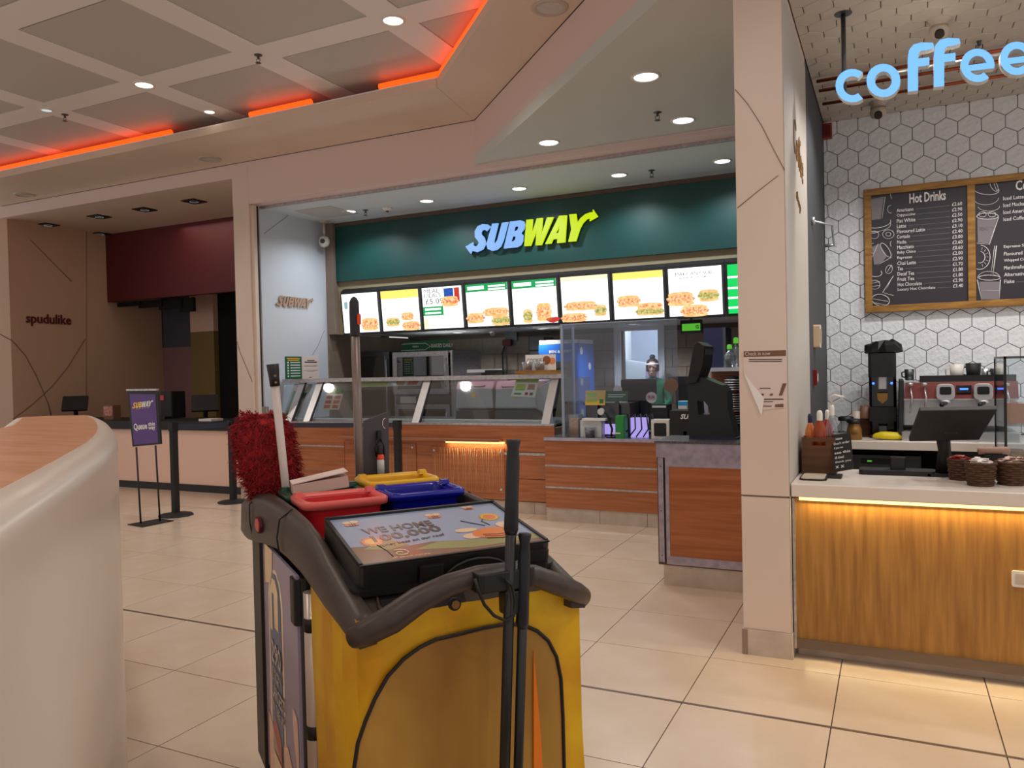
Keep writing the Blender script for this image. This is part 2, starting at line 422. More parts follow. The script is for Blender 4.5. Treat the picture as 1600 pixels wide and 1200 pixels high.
# ------------------------------------------------------------------ round lights, speakers, sprinklers
def downlight(p, r, m, label, group, rim='whiteplastic', cat='ceiling light', name='downlight'):
    t = thing(name, label, cat, p, 0, group)
    MB().lathe((0, 0, 0), [(r*1.28, 0), (r*1.26, -.008), (r*1.05, -.012), (r, -.006), (r*.96, 0)], rim, 24).build('rim', t, True)
    MB().lathe((0, 0, -.004), [(r*.99, 0), (r*.6, -.002), (.001, -.003)], m, 24).build('diffuser', t, True); return t
downlight((-6.22, 5.12, 4.2), .075, 'lightwarm', 'bright round downlight in the panelled ceiling, left of the small sprinkler', 'hall downlights')
downlight((-3.44, 5.12, 4.2), .075, 'lightwarm', 'lit round downlight in the panelled ceiling near the bend of the red light', 'hall downlights')
downlight((-6.28, 5.95, 4.2), .05, 'lightwarm', 'small lit spotlight tucked against the light trough', 'hall downlights')
downlight((-7.64, 5.12, 4.2), .05, 'lightdim', 'small unlit spotlight at the left edge of the panelled ceiling', 'hall downlights')
for (x, y, lb) in ((-1.556, 5.51, 'nearest lit downlight in the grey dropped ceiling'), (-1.558, 6.63, 'lit downlight in the grey dropped ceiling beside the pillar'), (-2.8, 6.65, 'lit downlight at the left corner of the grey dropped ceiling')):
    downlight((x, y, 3.55), .085, 'lightcool', lb, 'downlights before the shop')
for i, (x, lb) in enumerate(((-6.0, 'leftmost lit downlight in the sandwich shop ceiling'), (-4.88, 'second lit downlight from the left over the green shop sign'), (-3.68, 'middle lit downlight over the green shop sign'), (-2.53, 'fourth lit downlight from the left over the green shop sign'), (-1.47, 'rightmost lit downlight in the sandwich shop ceiling'))):
    downlight((x, 7.87, 3.48), .075, 'lightcool', lb, 'shop downlights')
for (x, y, lb) in ((-2.118, 5.102, 'round grey ceiling speaker at the top centre of the soffit'), (-7.084, 6.699, 'round grey ceiling speaker above the pillar of the sandwich shop'), (-10.559, 6.725, 'round grey ceiling speaker at the left end of the soffit')):
    t = thing('ceiling_speaker', lb, 'speaker', (x, y, 4.0), 0, 'soffit speakers')
    MB().lathe((0, 0, 0), [(.13, 0), (.128, -.01), (.1, -.014), (.095, -.006)], 'camwhite', 28).build('rim', t, True)
    MB().lathe((0, 0, -.006), [(.096, 0), (.05, -.003), (.001, -.004)], 'ceilpanel', 28).build('grille', t, True)
def sprinkler(p, label, dark='darksteel'):
    t = thing('sprinkler', label, 'sprinkler', p, 0, 'sprinklers')
    MB().lathe((0, 0, 0), [(.035, 0), (.033, -.006), (.012, -.01), (.01, -.035), (.001, -.037)], dark, 12).build('body', t, True)
    m = MB(); m.tube([(-.016, 0, -.03), (-.018, 0, -.05), (0, 0, -.065), (.018, 0, -.05), (.016, 0, -.03)], .003, dark, 6).lathe((0, 0, -.068), [(.001, 0), (.024, .001), (.024, -.002), (.001, -.003)], dark, 10); m.build('deflector', t, True)
for p, lb in (((-4.82, 5.12, 4.2), 'small sprinkler in the panelled ceiling between the two downlights'), ((-7.62, 5.3, 4.2), 'small sprinkler at the far left of the panelled ceiling'), ((-1.695, 6.322, 3.55), 'sprinkler in the grey dropped ceiling'),
              ((-5.796, 7.92, 3.48), 'sprinkler beside the leftmost downlight of the shop'), ((-2.181, 7.87, 3.48), 'sprinkler right of the fourth downlight of the shop')): sprinkler(p, lb)
t = thing('smoke_detector', 'small white smoke detector in the shop ceiling', 'smoke detector', (-5.507, 7.967, 3.48))
MB().lathe((0, 0, 0), [(.06, 0), (.06, -.015), (.05, -.03), (.03, -.036), (.001, -.036)], 'whiteplastic', 20).build('housing', t, True)
MB().lathe((0, 0, -.036), [(.02, 0), (.018, -.014), (.001, -.015)], 'darksteel', 12).build('sensor', t, True)
tag(MB().box((-6.55, 7.5, 3.472), (-6.0, 8.05, 3.479), 'ceilpanel').build('air_grille'), 'square pale air grille in the shop ceiling above the camera', 'grille')
for (px, py, lb) in ((75, 351, 'leftmost square recessed spotlight over the dark counter'), (155, 338, 'second square recessed spotlight from the left'), (226, 327, 'third square recessed spotlight from the left'), (303, 314, 'square recessed spotlight nearest the shop pillar'), (157, 365, 'square recessed spotlight just before the dark red panel')):
    p = PZ(px, py, 3.83); t = thing('square_spotlight', lb, 'ceiling light', p, 0, 'unlit square spotlights')
    MB().rbox((-.12, -.12, -.012), (.12, .12, 0), 'black', .008).build('frame', t, True)
    MB().lathe((0, 0, -.013), [(.055, 0), (.04, .006), (.001, .008)], 'lightdim', 16).build('lamp', t, True)

# ------------------------------------------------------------------ walls: left unit
wl = MB(); wl.box((-12.2, 7.07, 0), (-11.52, 9.7, 3.83), 'tanwall')
wlo = struct('wall_left', wl)
def groove(pts, m='creamgroove', r=.006, nm='groove', par=None): return MB().tube(pts, r, m, 5).build(nm, par)
A = [PX(x, y, -11.517) for x, y in ((0, 522), (20, 533), (40, 556), (58, 590), (75, 630), (80, 650))]; groove(A, 'darkwall', .008, par=wlo)
A = [PX(x, y, -11.517) for x, y in ((20, 655), (50, 632), (80, 605), (105, 575), (133, 530))]; groove(A, 'darkwall', .008, par=wlo)
groove([PX(x, y, -11.517) for x, y in ((48, 375), (80, 408), (112, 440))], 'darkwall', .006, par=wlo)
groove([PX(135, 362, -11.517), PX(135, 640, -11.517)], 'darkwall', .005, par=wlo)
tx = MB(); tx.text('spudulike', PX(41, 509, -11.51), Y, Z, .19, 'burgundy', w=(PX(111, 505, -11.51).y-PX(41, 505, -11.51).y), ext=.012, bold=.012)
tag(tx.build('wall_lettering'), 'dark red lettering spudulike fixed on the tan left wall', 'lettering')
struct('ceiling_left_unit', MB().box((-12.2, 7.1, 3.83), (-7.05, 9.7, 3.9), 'soffitpaint'))
struct('wall_header_red', MB().box((-11.52, 8.65, 2.73), (-7.05, 8.75, 3.83), 'burgundy'))
wb = MB(); wb.box((-11.52, 9.7, 0), (-10.74, 9.8, 2.0), 'purplewall').box((-11.52, 9.72, 2.0), (-10.74, 9.8, 3.8), 'bluewall').box((-10.2, 9.72, 0), (-7.05, 9.8, 3.8), 'voidblack')  # black panel at the right paints the darkness of an opening
wb.box((-12.2, 9.85, 0), (-6.9, 9.95, 4.3), 'voidblack').box((-12.2, 9.6, 3.8), (-6.9, 9.95, 4.3), 'voidblack'); struct('wall_back_left_unit', wb)  # unseen black backing added to keep background light from leaking in
struct('wall_pier_left_unit', MB().box((-10.74, 9.62, 2.24), (-10.2, 9.8, 3.8), 'spudpanel').box((-10.74, 9.62, 0), (-10.2, 9.8, 2.24), 'olive'))
t = thing('menu_rail', 'row of dark hanging menu boxes under the dark red panel', 'menu boxes', PY(240, 475, 8.9))
for i, (a, b, yb) in enumerate(((183, 218, 477), (216, 252, 480), (248, 283, 483), (280, 302, 487))):
    c0, c1 = bpx(a, 470, b, yb, 8.8+.03*i, .05); c0.z = min(c0.z, 2.66); c1.z = 2.73; MB().box(c0, c1, 'voidblack').build('menu_box', t)
# spud counter
t = thing('service_counter', 'low pale pink counter with black top and plinth behind the queue sign', 'counter', (-9.2, 7.5, 0))
MB().box((-11.5, 7.24, .09), (-7.06, 7.3, .79), 'spudpanel').build('front_panel', t)
MB().box((-11.5, 7.22, 0), (-7.06, 7.26, .09), 'black').build('plinth', t)
MB().box((-11.5, 7.2, .79), (-7.06, 7.9, .9), 'softblack').build('worktop', t)
def till(p, rz, label, name='till_screen', sc=1, tilt=.9):
    t = thing(name, label, 'till', p, rz, 'tills on the left counter')
    R = Mx.Translation((0, 0, .22*sc)) @ Mx.Rotation(tilt, 4, 'X')
    MB().rbox((-.17*sc, -.13*sc, -.015), (.17*sc, .13*sc, .015), 'black', .012, R).build('screen', t, True)
    MB().rbox((-.12, -.09, 0), (.12, .1, .03), 'softblack', .02).build('base', t, True)
    MB().tube([(0, .03, .02), (0, .04, .12*sc), (0, 0, .21*sc)], .03, 'softblack', 8).build('stand', t, True); return t
p = PY(321, 650, 7.6); till((p.x, 7.6, .9), .8, 'black tilted till screen on the dark counter beside the shop pillar')
p = PY(118, 650, 7.6); till((p.x, 7.6, .9), .8, 'black tilted till screen behind the curved desk, left of the queue sign')
c0, c1 = bpx(250, 612, 268, 655, 7.75, .25); c0.z = .9
t = thing('drinks_dispenser', 'small dark drinks dispenser standing on the dark counter right of the queue sign', 'dispenser', (c0.x, 7.85, .9))
MB().rbox(c0, c1, 'softblack', .02).build('body', t); MB().box((c0.x+.02, c0.y-.01, c1.z-.12), (c0.x+.09, c0.y, c1.z-.05), 'redsauce').build('badge', t); MB().box((c0.x, c0.y-.12, .9), (c1.x, c0.y, .93), 'black').build('drip_tray', t)
c0, c1 = bpx(162, 635, 177, 660, 7.45, .12); c0.z = .9
t = thing('leaflet_stand', 'small stand of patterned leaflets on the dark counter left of the queue sign', 'leaflet stand', (c0.x, 7.5, .9))
MB().box(c0, V((c1.x, c1.y, c0.z+.2)), 'cup').build('holder', t); MB().box((c0.x+.01, 7.44, .95), (c1.x-.01, 7.47, c1.z), 'sachet').build('leaflets', t)
tag(MB().box((-8.05, 7.3, .901), (-7.83, 7.5, .93), 'paper').build('paper_pad'), 'white paper pad on the dark counter before the till', 'paper')

# ------------------------------------------------------------------ pillar between the units
pc = MB(); pc.rbox((-7.052, 7.0, 0), (-6.8, 9.6, 3.56), 'cream', .006)
pco = struct('wall_side_left', pc)
MB().box((-6.80, 7.03, 0), (-6.76, 7.08, 3.49), 'cream').build('guide_rail', pco)
MB().box((-6.80, 7.085, 0), (-6.775, 7.125, 3.49), 'black').build('shutter_track', pco)
MB().box((-6.8, 7.16, .9), (-6.792, 8.36, 3.48), 'whitewall').build('wall_panel', pco)
groove([PX(x, y, -6.79) for x, y in ((413, 365), (430, 352), (450, 337))], 'creamgroove', .003, par=pco)
groove([PX(x, y, -6.79) for x, y in ((488, 555), (497, 540), (507, 516))], 'creamgroove', .003, par=pco)
groove([(-6.93, 6.997, 1.62), (-7.0, 6.997, 1.75), (-7.05, 6.997, 1.9)], 'creamgroove', .004, par=pco)
groove([(-6.82, 6.997, 1.4), (-6.93, 6.997, 1.62)], 'creamgroove', .004, par=pco)

# logo outlines traced on the wall plane of the sign
def tr(pts): return [(720+a*.15, 310+b*.15) for a, b in pts]
def ribbon(pts, ws):
    L, R = [], []
    for i, p in enumerate(pts):
        a = V(pts[max(i-1, 0)]); b = V(pts[min(i+1, len(pts)-1)]); d = (b-a).normalized(); n = V((-d.y, d.x)); w = ws[i]/2
        L.append(tuple(V(p)+n*w)); R.append(tuple(V(p)-n*w))
    return L+R[::-1]
S_ = [ribbon([(305, 322), (285, 305), (250, 302), (215, 318), (195, 355), (198, 395), (228, 430), (242, 470), (222, 512), (180, 535), (135, 520)], [62, 60, 58, 60, 64, 70, 72, 72, 66, 58, 58])]
S_ += [[(68, 508), (146, 462), (140, 520), (120, 580)]]
U_ = [[(345, 270), (405, 265), (362, 440), (360, 465), (378, 470), (398, 440), (447, 260), (508, 252), (458, 440), (430, 505), (390, 540), (340, 550), (298, 532), (287, 490), (300, 430)]]
B_ = [[(530, 247), (640, 235), (672, 245), (682, 280), (672, 325), (640, 365), (664, 392), (660, 450), (640, 490), (600, 512), (465, 526)], [(578, 298), (608, 295), (618, 308), (606, 336), (585, 346), (565, 348)], [(555, 400), (580, 398), (590, 412), (580, 440), (562, 452), (535, 456)]]
W_ = [[(700, 230), (765, 223), (750, 395), (808, 216), (868, 210), (852, 395), (915, 205), (980, 200), (855, 490), (795, 493), (806, 335), (742, 498), (678, 502)]]
A_ = [[(1040, 188), (1118, 182), (1100, 462), (1018, 470), (1022, 425), (975, 430), (955, 475), (895, 480)], [(1050, 280), (1032, 366), (1000, 370)]]
Y_ = [[(1145, 175), (1215, 168), (1226, 262), (1262, 212), (1310, 172), (1365, 152), (1388, 153), (1390, 122), (1440, 195), (1355, 242), (1362, 210), (1325, 222), (1285, 262), (1252, 325), (1212, 450), (1135, 456), (1166, 330)]]
LOGO = []
for pl in (S_, U_, B_, W_, A_, Y_):
    LOGO.append([[((PY(x, y, 8.4).x+4.70)/1.82, (PY(x, y, 8.4).z-2.85)/1.82) for x, y in tr(p)] for p in pl])
def logo(o, xd, yd, w, ext, mats, names=False, parent=None):
    o = V(o); xd = V(xd).normalized(); yd = V(yd).normalized(); nd = xd.cross(yd); mb = MB()
    fn = lambda a, b, c: o+xd*(a*w)+yd*(b*w)+nd*c
    for i, pl in enumerate(LOGO):
        mm = MB() if names else mb
        if i == 0:
            mm.shape([pl[0]], fn, ext, mats[0]); mm.shape([pl[1]], fn, ext, mats[0])
        else: mm.shape(pl, fn, ext, mats[0] if i < 3 else mats[1])
        if names: mm.build('letter', parent)
    return mb

# ------------------------------------------------------------------ sandwich shop interior
struct('ceiling_shop', MB().box((-6.8, 7.2, 3.48), (-.69, 8.6, 3.54), 'shopceil'))
wb = MB(); wb.box((-6.8, 8.36, 2.0), (-6.66, 8.6, 3.48), 'tilegrey').box((-6.795, 8.36, 0), (-6.76, 10.4, 2.0), 'tilegrey')
struct('wall_shop_corner', wb)
struct('wall_shop_bulkhead', MB().box((-6.66, 8.46, 2.0), (-.69, 8.56, 3.48), 'beigewall'))
struct('ceiling_shop_low', MB().box((-6.8, 8.56, 2.02), (-.69, 10.4, 2.08), 'lowceil'))
for (x, lb) in ((-5.46, 'oval lit downlight under the menu screens, above the oven'), (-4.17, 'oval lit downlight under the middle menu screens'), (-2.92, 'oval lit downlight under the menu screens, above the doorway')):
    downlight((x, 9.55, 2.02), .07, 'lightcool', lb, 'lights under the menu screens')
t = thing('shop_sign', 'wide dark green sign board with glowing letters SUBWAY', 'sign', (-3.8, 8.43, 3.0))
MB().box((-6.66, 8.41, 2.70), (-1.0, 8.46, 3.43), 'shopgreen').build('board', t)
MB().box((-6.66, 8.405, 3.43), (-1.0, 8.46, 3.46), 'browntrim').build('trim', t)
logo((-4.70, 8.395, 2.85), X, Z, 1.82, .012, ('black', 'black')).build('backing', t)
LG = logo((-4.70, 8.38, 2.85), X, Z, 1.82, .03, ('sign_blue', 'sign_yellow'), True, t)
# menu screens
def blob(mb, cx, cz, rx, rz, fn, m, n=12):
    if m in ('scrfood', 'scrfood2'):
        rx *= 1.15; rz *= 1.25
        for k, (dz, hz, mm, w) in enumerate(((-.62, .38, 'scrbun', .92), (.55, .45, 'scrbun', .88), (0, .62, m, 1.0))):
            q = []
            for j in range(16):
                t_ = 2*math.pi*j/16; ex = abs(math.cos(t_))**.6*(1 if math.cos(t_) > 0 else -1); q.append(fn(cx+rx*w*ex*random.uniform(.95, 1.04), cz+rz*(dz+hz*math.sin(t_)*(random.uniform(.75, 1.15) if k == 2 else 1)))-V((0, .0004*k, 0)))
            mb.poly(q, mm)
        return
    pts = [fn(cx+rx*math.cos(2*math.pi*k/n)*random.uniform(.8, 1.1), cz+rz*math.sin(2*math.pi*k/n)*random.uniform(.75, 1.1)) for k in range(n)]; mb.poly(pts, m)
desc = ['first menu screen from the left, with a sandwich low at its right', 'second menu screen, yellow top and three foods', 'menu screen with a price of five pounds and green boxes', 'menu screen with a green heading and two sandwiches', 'menu screen with a green heading and one upright sandwich', 'menu screen with pale yellow top and sandwich over salad', 'menu screen with yellow top and two stacked sandwiches', 'menu screen with a lined heading above three foods', 'green menu screen beside the pillar']
for i in range(9):
    x0 = -6.585+.6275*i; x1 = x0+.6275
    P0, P1 = V((0, 8.40, 2.545)), V((0, 8.452, 1.99))
    def F(a, b, off=0.0, x0=x0): return V((x0+.03+a*.567, 8.44-.052*b-off-.012, 2.012+b*.51))
    t = thing('menu_screen', 'bright '+desc[i], 'menu screen', (x0+.31, 8.45, 2.0), 0, 'menu screens above the counter')
    fr = MB(); fr.prism3([V((x0, 8.452, 1.985)), V((x1-.004, 8.452, 1.985)), V((x1-.004, 8.398, 2.555)), V((x0, 8.398, 2.555))], [V((x0, 8.46, 1.985)), V((x1-.004, 8.46, 1.985)), V((x1-.004, 8.46, 2.6)), V((x0, 8.46, 2.6))], 'softblack'); fr.build('housing', t)
    sc = MB(); base = ['scrwhite', 'scrwhite', 'scrwhite', 'scrwhite', 'scrwhite', 'scrwhite', 'scrwhite', 'scrwhite', 'scrbright'][i]
    sc.poly([F(0, 0), F(1, 0), F(1, 1), F(0, 1)], base); sc.build('display', t)
    g = MB()
    def R(a, b, c, d, m, o=.003): g.poly([F(a, b, o), F(c, b, o), F(c, d, o), F(a, d, o)], m)
    if i == 0: blob(g, .75, .2, .22, .13, lambda a, b: F(a, b, .003), 'scrfood'); R(.06, .62, .16, .8, 'tealite')
    if i == 1: R(0, .8, 1, 1, 'scryellow'); [blob(g, a, b, c, d, lambda a, b: F(a, b, .003), m) for a, b, c, d, m in ((.28, .22, .17, .09, 'scrfood2'), (.68, .34, .15, .08, 'scrfood'), (.76, .1, .22, .09, 'scrfood'))]
    if i == 2:
        R(0, .32, .52, .54, 'scrgreen'); R(.05, .45, .46, .5, 'scrwhite', .005); R(.05, .36, .46, .4, 'scrwhite', .005); R(.56, .68, .8, .96, 'scrblue'); R(.82, .62, .95, .96, 'scrred')
        blob(g, .7, .64, .2, .1, lambda a, b: F(a, b, .006), 'scrfood'); R(0, .0, .12, .26, 'scrcream')
        g.text('MEAL', F(.06, .87, .004), X, V((0, -.052, .51)), .05, 'scrink', w=.22); g.text('DEALS', F(.06, .76, .004), X, V((0, -.052, .51)), .05, 'scrink', w=.24); g.text('£5.09', F(.08, .60, .004), X, V((0, -.052, .51)), .07, 'scrink', w=.26)
    if i in (3, 4):
        R(0, .82, 1, 1, 'scrgreen'); R(.05, .87, .45, .95, 'scrwhite', .005); R(.55, .91, .95, .95, 'scrwhite', .005); R(.55, .84, .95, .88, 'scrwhite', .005)
        for a, b, c, d, m in (((.2, .2, .2, .1, 'scrfood'), (.7, .32, .28, .08, 'scrfood'), (.8, .12, .2, .1, 'scrfood2')) if i == 3 else ((.7, .25, .16, .17, 'scrfood'), (.33, .18, .1, .13, 'scrfood2'), (.9, .07, .16, .07, 'scrred'))): blob(g, a, b, c, d, lambda a, b: F(a, b, .003), m)
    if i == 5: R(0, .9, 1, 1, 'scrcream'); [blob(g, a, b, c, d, lambda a, b: F(a, b, .003), m) for a, b, c, d, m in ((.4, .34, .32, .08, 'scrfood'), (.25, .09, .26, .08, 'scrfood'), (.82, .22, .12, .1, 'scrfood2'))]
    if i == 6: R(0, .85, 1, 1, 'scryellow'); [blob(g, a, b, c, d, lambda a, b: F(a, b, .003), m) for a, b, c, d, m in ((.3, .38, .22, .1, 'scrfood'), (.72, .26, .24, .05, 'scrfood'), (.72, .14, .26, .07, 'scrfood2'))]
    if i == 7:
        R(.12, .93, .85, .935, 'scrink'); R(.12, .74, .85, .745, 'scrink'); g.text('MAKE ANY SUB', F(.14, .84, .004), X, V((0, -.052, .51)), .035, 'scrink', w=.39); g.text('A MEAL FOR', F(.2, .77, .004), X, V((0, -.052, .51)), .022, 'scrink', w=.3)
        for a, b, c, d, m in ((.22, .36, .24, .12, 'scrfood'), (.75, .4, .18, .1, 'scrfood2'), (.48, .1, .24, .1, 'scrfood')): blob(g, a, b, c, d, lambda a, b: F(a, b, .003), m)
    if i == 8: [R(0, b, 1, b+.04, 'scrwhite') for b in (.72, .5, .3, .1)]; blob(g, .7, .6, .3, .05, lambda a, b: F(a, b, .003), 'scryellow')
    g.build('artwork', t)
# logo on the side wall and posters
mb = logo((-6.785, 7.365, 2.30), Y, Z, .74, .012, ('bronzeface', 'bronzeface'))
tag(mb.build('wall_logo'), 'bronze letters SUBWAY fixed on the white side wall', 'lettering')
def poster(name, px0, py0, px1, py1, bg, label, lines):
    a, b = PX(px0, (py0+py1)/2, -6.785), PX(px1, (py0+py1)/2, -6.785); z1 = PX((px0+px1)/2, py0, -6.785).z; z0 = PX((px0+px1)/2, py1, -6.785).z
    t = thing(name, label, 'poster', (-6.785, (a.y+b.y)/2, z0), 0, 'notices on the side wall')
    MB().box((-6.792, a.y, z0), (-6.786, b.y, z1), bg).build('sheet', t); m = MB(); w = b.y-a.y; h = z1-z0
    for (u0, v0, u1, v1, mm) in lines: m.poly([V((-6.7845, a.y+u0*w, z0+v0*h)), V((-6.7845, a.y+u1*w, z0+v0*h)), V((-6.7845, a.y+u1*w, z0+v1*h)), V((-6.7845, a.y+u0*w, z0+v1*h))], mm)
    return t, m, a, w, z0, h
ln = [(.1, .88, .9, .93, 'artyellow'), (.15, .81, .85, .85, 'artyellow')]+[(.3, .72-.12*k, .9, .76-.12*k, 'paper') for k in range(6)]+[(.12, .7-.12*k, .2, .77-.12*k, 'paper') for k in range(6)]
t, m, *_ = poster('notice', 446, 557, 471.5, 592.5, 'postergreen', 'green notice with white list on the side wall above the glass counter', ln); m.build('print', t)
t, m, a, w, z0, h = poster('notice', 472, 557, 498.5, 592, 'paperpink', 'pale notice with a few black lines on the side wall beside the green one', [(.3, .80, .75, .84, 'ink'), (.15, .72, .88, .77, 'ink'), (.1, .6, .9, .61, 'ink'), (.15, .55, .85, .56, 'ink'), (.1, .38, .9, .39, 'ink'), (.3, .33, .7, .34, 'ink'), (.4, .06, .55, .09, 'ink')]); m.build('print', t)
t = thing('bullet_camera', 'white ball camera hanging in the corner by the white side wall', 'camera', PY(506, 352, 8.2))
b = PY(506, 350, 8.2); b.z = 3.48
MB().lathe(b, [(.06, 0), (.06, -.02), (.02, -.03)], 'camwhite', 16).cyl(b, b-Z*.2, .018, 'camwhite').build('bracket', t)
MB().lathe(b-Z*.27, [(.001, .075), (.05, .06), (.07, .02), (.07, -.02), (.05, -.06), (.001, -.075)], 'whiteplastic', 16).build('ball', t)
MB().cyl(b-Z*.27+V((.02, -.05, 0)), b-Z*.27+V((.03, -.078, -.005)), .03, 'glossblack').build('lens', t)

# back wall with blocks and doorway
wb = MB(); wb.box((-6.8, 10.32, 0), (-3.30, 10.4, 2.05), 'tilegrout').box((-2.82, 10.32, 0), (-.69, 10.4, 2.05), 'tilegrout')
bw = struct('wall_back_shop', wb)
blk = None
for r in range(8):
    for c in range(18):
        xa = -6.8+.38*c+(.19 if r % 2 else 0); xb = xa+.372; za = .245*r; zb = min(za+.239, 2.04)
        if xa < -3.42 < xb: xb = -3.42
        if xb > -3.42 and xa < -2.72:
            if xb > -2.72+.05: xa = -2.72
            else: continue
        if xb > -.7 or za < .6 or zb-za < .05 or xb-xa < .04: continue
        if blk is None: blk = MB().rbox((0, -.012, 0), (1, 0, 1), 'tilegrey', .01, ax=1, n=1).build('tile', bw); o = blk
        else: o = blk.copy(); COL.objects.link(o)
        o.location = (xa, 10.321, za); o.scale = (xb-xa, 1, zb-za)
d = MB(); d.box((-3.42, 10.26, 0), (-3.34, 10.4, 2.0), 'tealite'); d = MB()
d.box((-3.42, 10.27, 0), (-3.33, 10.4, 1.97), 'whiteplastic').box((-2.80, 10.27, 0), (-2.72, 10.4, 1.97), 'whiteplastic').box((-3.42, 10.27, 1.97), (-2.72, 10.4, 2.02), 'whiteplastic')
struct('door_1', d)
rm = MB(); rm.box((-4.5, 12.6, 0), (-1.8, 12.7, 2.6), 'whitewall').box((-4.5, 10.4, 0), (-4.4, 12.6, 2.6), 'whitewall').box((-1.9, 10.4, 0), (-1.8, 12.6, 2.6), 'whitewall').box((-4.5, 10.4, 2.6), (-1.8, 12.7, 2.7), 'whitewall')
struct('wall_storeroom', rm)
lamp('storeroom_lamp', 'POINT', (-3.2, 11.0, 2.35), 60, COOL, .1)
t = thing('storage_unit', 'white shelving with boxes seen through the bright doorway', 'shelving', (-3.4, 11.4, 0))
c0, c1 = bpx(972, 596, 1016, 600, 11.3, .4)
MB().box((c0.x, 11.3, c0.z-.03), (c1.x+.3, 11.8, c0.z+.0), 'whiteplastic').box((c0.x-.02, 11.3, 0), (c0.x, 11.8, 2.4), 'whiteplastic').build('frame', t)
MB().box((c0.x, 11.32, 0), (c1.x+.25, 11.75, c0.z-.04), 'icegrey').build('cabinet', t)
a = PX(972, 520, -3.2) if False else PY(974, 545, 11.3)
q = MB(); z0 = c0.z
q.extr([V((c0.x+.02, 11.35, z0+.0)), V((c0.x+.38, 11.35, z0)), V((c0.x+.42, 11.35, z0+.30)), V((c0.x+.02, 11.35, z0+.36))], (0, .3, 0), 'tray').build('box', t)
MB().box((c0.x+.36, 11.32, z0+.01), (c0.x+.52, 11.5, z0+.2), 'artlilac').build('tub', t)
MB().tube([V((c0.x+.03, 11.3, z0+.02)), V((c0.x+.2, 11.29, z0+.03)), V((c0.x+.4, 11.3, z0+.02))], .012, 'burgundy').build('tool', t)

# person in the doorway
def skin(name, pts, edges, rad, m, par, sub=2):
    me = bpy.data.meshes.new(name); me.from_pydata(pts, edges, []); o = bpy.data.objects.new(name, me); COL.objects.link(o); o.parent = par
    md = o.modifiers.new('k', 'SKIN'); md.use_smooth_shade = True
    for i, sv in enumerate(me.skin_vertices[0].data):
        r = rad[i]; sv.radius = r if isinstance(r, tuple) else (r, r); sv.use_root = (i == 0)
    s2 = o.modifiers.new('s', 'SUBSURF'); s2.levels = s2.render_levels = sub; me.materials.append(MATS[m]); WM[o] = wm(par); return o
per = thing('person', 'person in green uniform with bun and pale headband standing in the doorway', 'person', (-2.79, 9.95, 0), .2)
J = [(0, 0, .90), (0, 0, 1.05), (0, -.01, 1.22), (0, -.03, 1.32), (0, -.06, 1.36),
     (.15, -.02, 1.25), (.21, -.06, 1.03), (.16, -.26, .98), (-.15, -.02, 1.25), (-.21, -.06, 1.03), (-.14, -.26, .98), (.085, 0, .82), (.09, 0, .47), (.09, .02, .08), (-.085, 0, .82), (-.09, 0, .47), (-.09, .02, .08), (.1, -.12, .04), (-.1, -.12, .04)]
E_ = [(0, 1), (1, 2), (2, 3), (3, 4), (2, 5), (5, 6), (6, 7), (2, 8), (8, 9), (9, 10), (0, 11), (11, 12), (12, 13), (0, 14), (14, 15), (15, 16), (13, 17), (16, 18)]
Rr = [(.15, .11), (.13, .10), (.15, .10), (.055, .055), (.05, .05), .06, .042, .03, .06, .042, .03, .085, .06, .042, .085, .06, .042, .035, .035]
skin('body', J, E_, Rr, 'uniform', per)
hd = MB(); hc = V((0, -.07, 1.455))
prof = [(.001, -.118), (.035, -.112), (.052, -.09), (.064, -.05), (.073, 0), (.076, .03), (.07, .07), (.05, .098), (.001, .112)]
hd.lathe(hc, prof, 'skin', 20, sy=1.22).build('head', per, True, sub=1)
nm = MB(); nm.prism3([hc+V((-.011, -.088, -.02)), hc+V((.011, -.088, -.02)), hc+V((.005, -.086, .02)), hc+V((-.005, -.086, .02))], [hc+V((-.006, -.112, -.024)), hc+V((.006, -.112, -.024)), hc+V((.003, -.09, .018)), hc+V((-.003, -.09, .018))], 'skin').build('nose', per, True, bevel=.003)
for s_ in (-1, 1):
    MB().lathe(hc+V((.028*s_, -.082, .006)), [(.001, -.007), (.01, -.004), (.012, 0), (.01, .004), (.001, .007)], 'glossblack', 10, sy=.6).build('eye', per, True)
    MB().lathe(hc+V((.075*s_, 0, -.005)), [(.001, -.028), (.012, -.02), (.015, .005), (.01, .024), (.001, .028)], 'skin', 8, sy=1.4).build('ear', per, True)
MB().tube([hc+V((-.022, -.078, -.052)), hc+V((0, -.086, -.054)), hc+V((.022, -.078, -.052))], .005, 'artpink', 6).build('mouth', per, True)
MB().lathe(hc+V((0, .014, .014)), [(.083, -.055), (.087, 0), (.084, .045), (.066, .09), (.035, .112), (.001, .118)], 'hair', 18, sy=1.12).build('hair', per, True)
MB().lathe(hc+V((0, .02, .145)), [(.001, -.035), (.03, -.025), (.038, 0), (.03, .025), (.001, .035)], 'hair', 12).build('hair_bun', per, True)
MB().tube([hc+V((.083*math.cos(t_), -.013+.105*math.sin(t_), .052)) for t_ in [math.pi*(1+k/14) for k in range(15)]], .012, 'paper', 6, up=Z, ry=.005).build('headband', per, True)
for s_ in (-1, 1):
    w = V((.15*s_, -.27, .98)); q = MB()
    q.rbox(w+V((-.035, -.07, -.012)), w+V((.035, 0, .012)), 'skin', .012)
    for k in range(4):
        L_ = (.055, .066, .062, .048)[k]; bx_ = w+V((-.027+.018*k, -.07, 0)); q.tube([bx_, bx_+V((0, -L_*.5, .002)), bx_+V((0, -L_, -.012))], .0078, 'skin', 6)
    q.tube([w+V((-.034*s_, -.03, 0)), w+V((-.055*s_, -.06, 0)), w+V((-.052*s_, -.085, -.008))], .0085, 'skin', 6); q.build('hand', per, True)

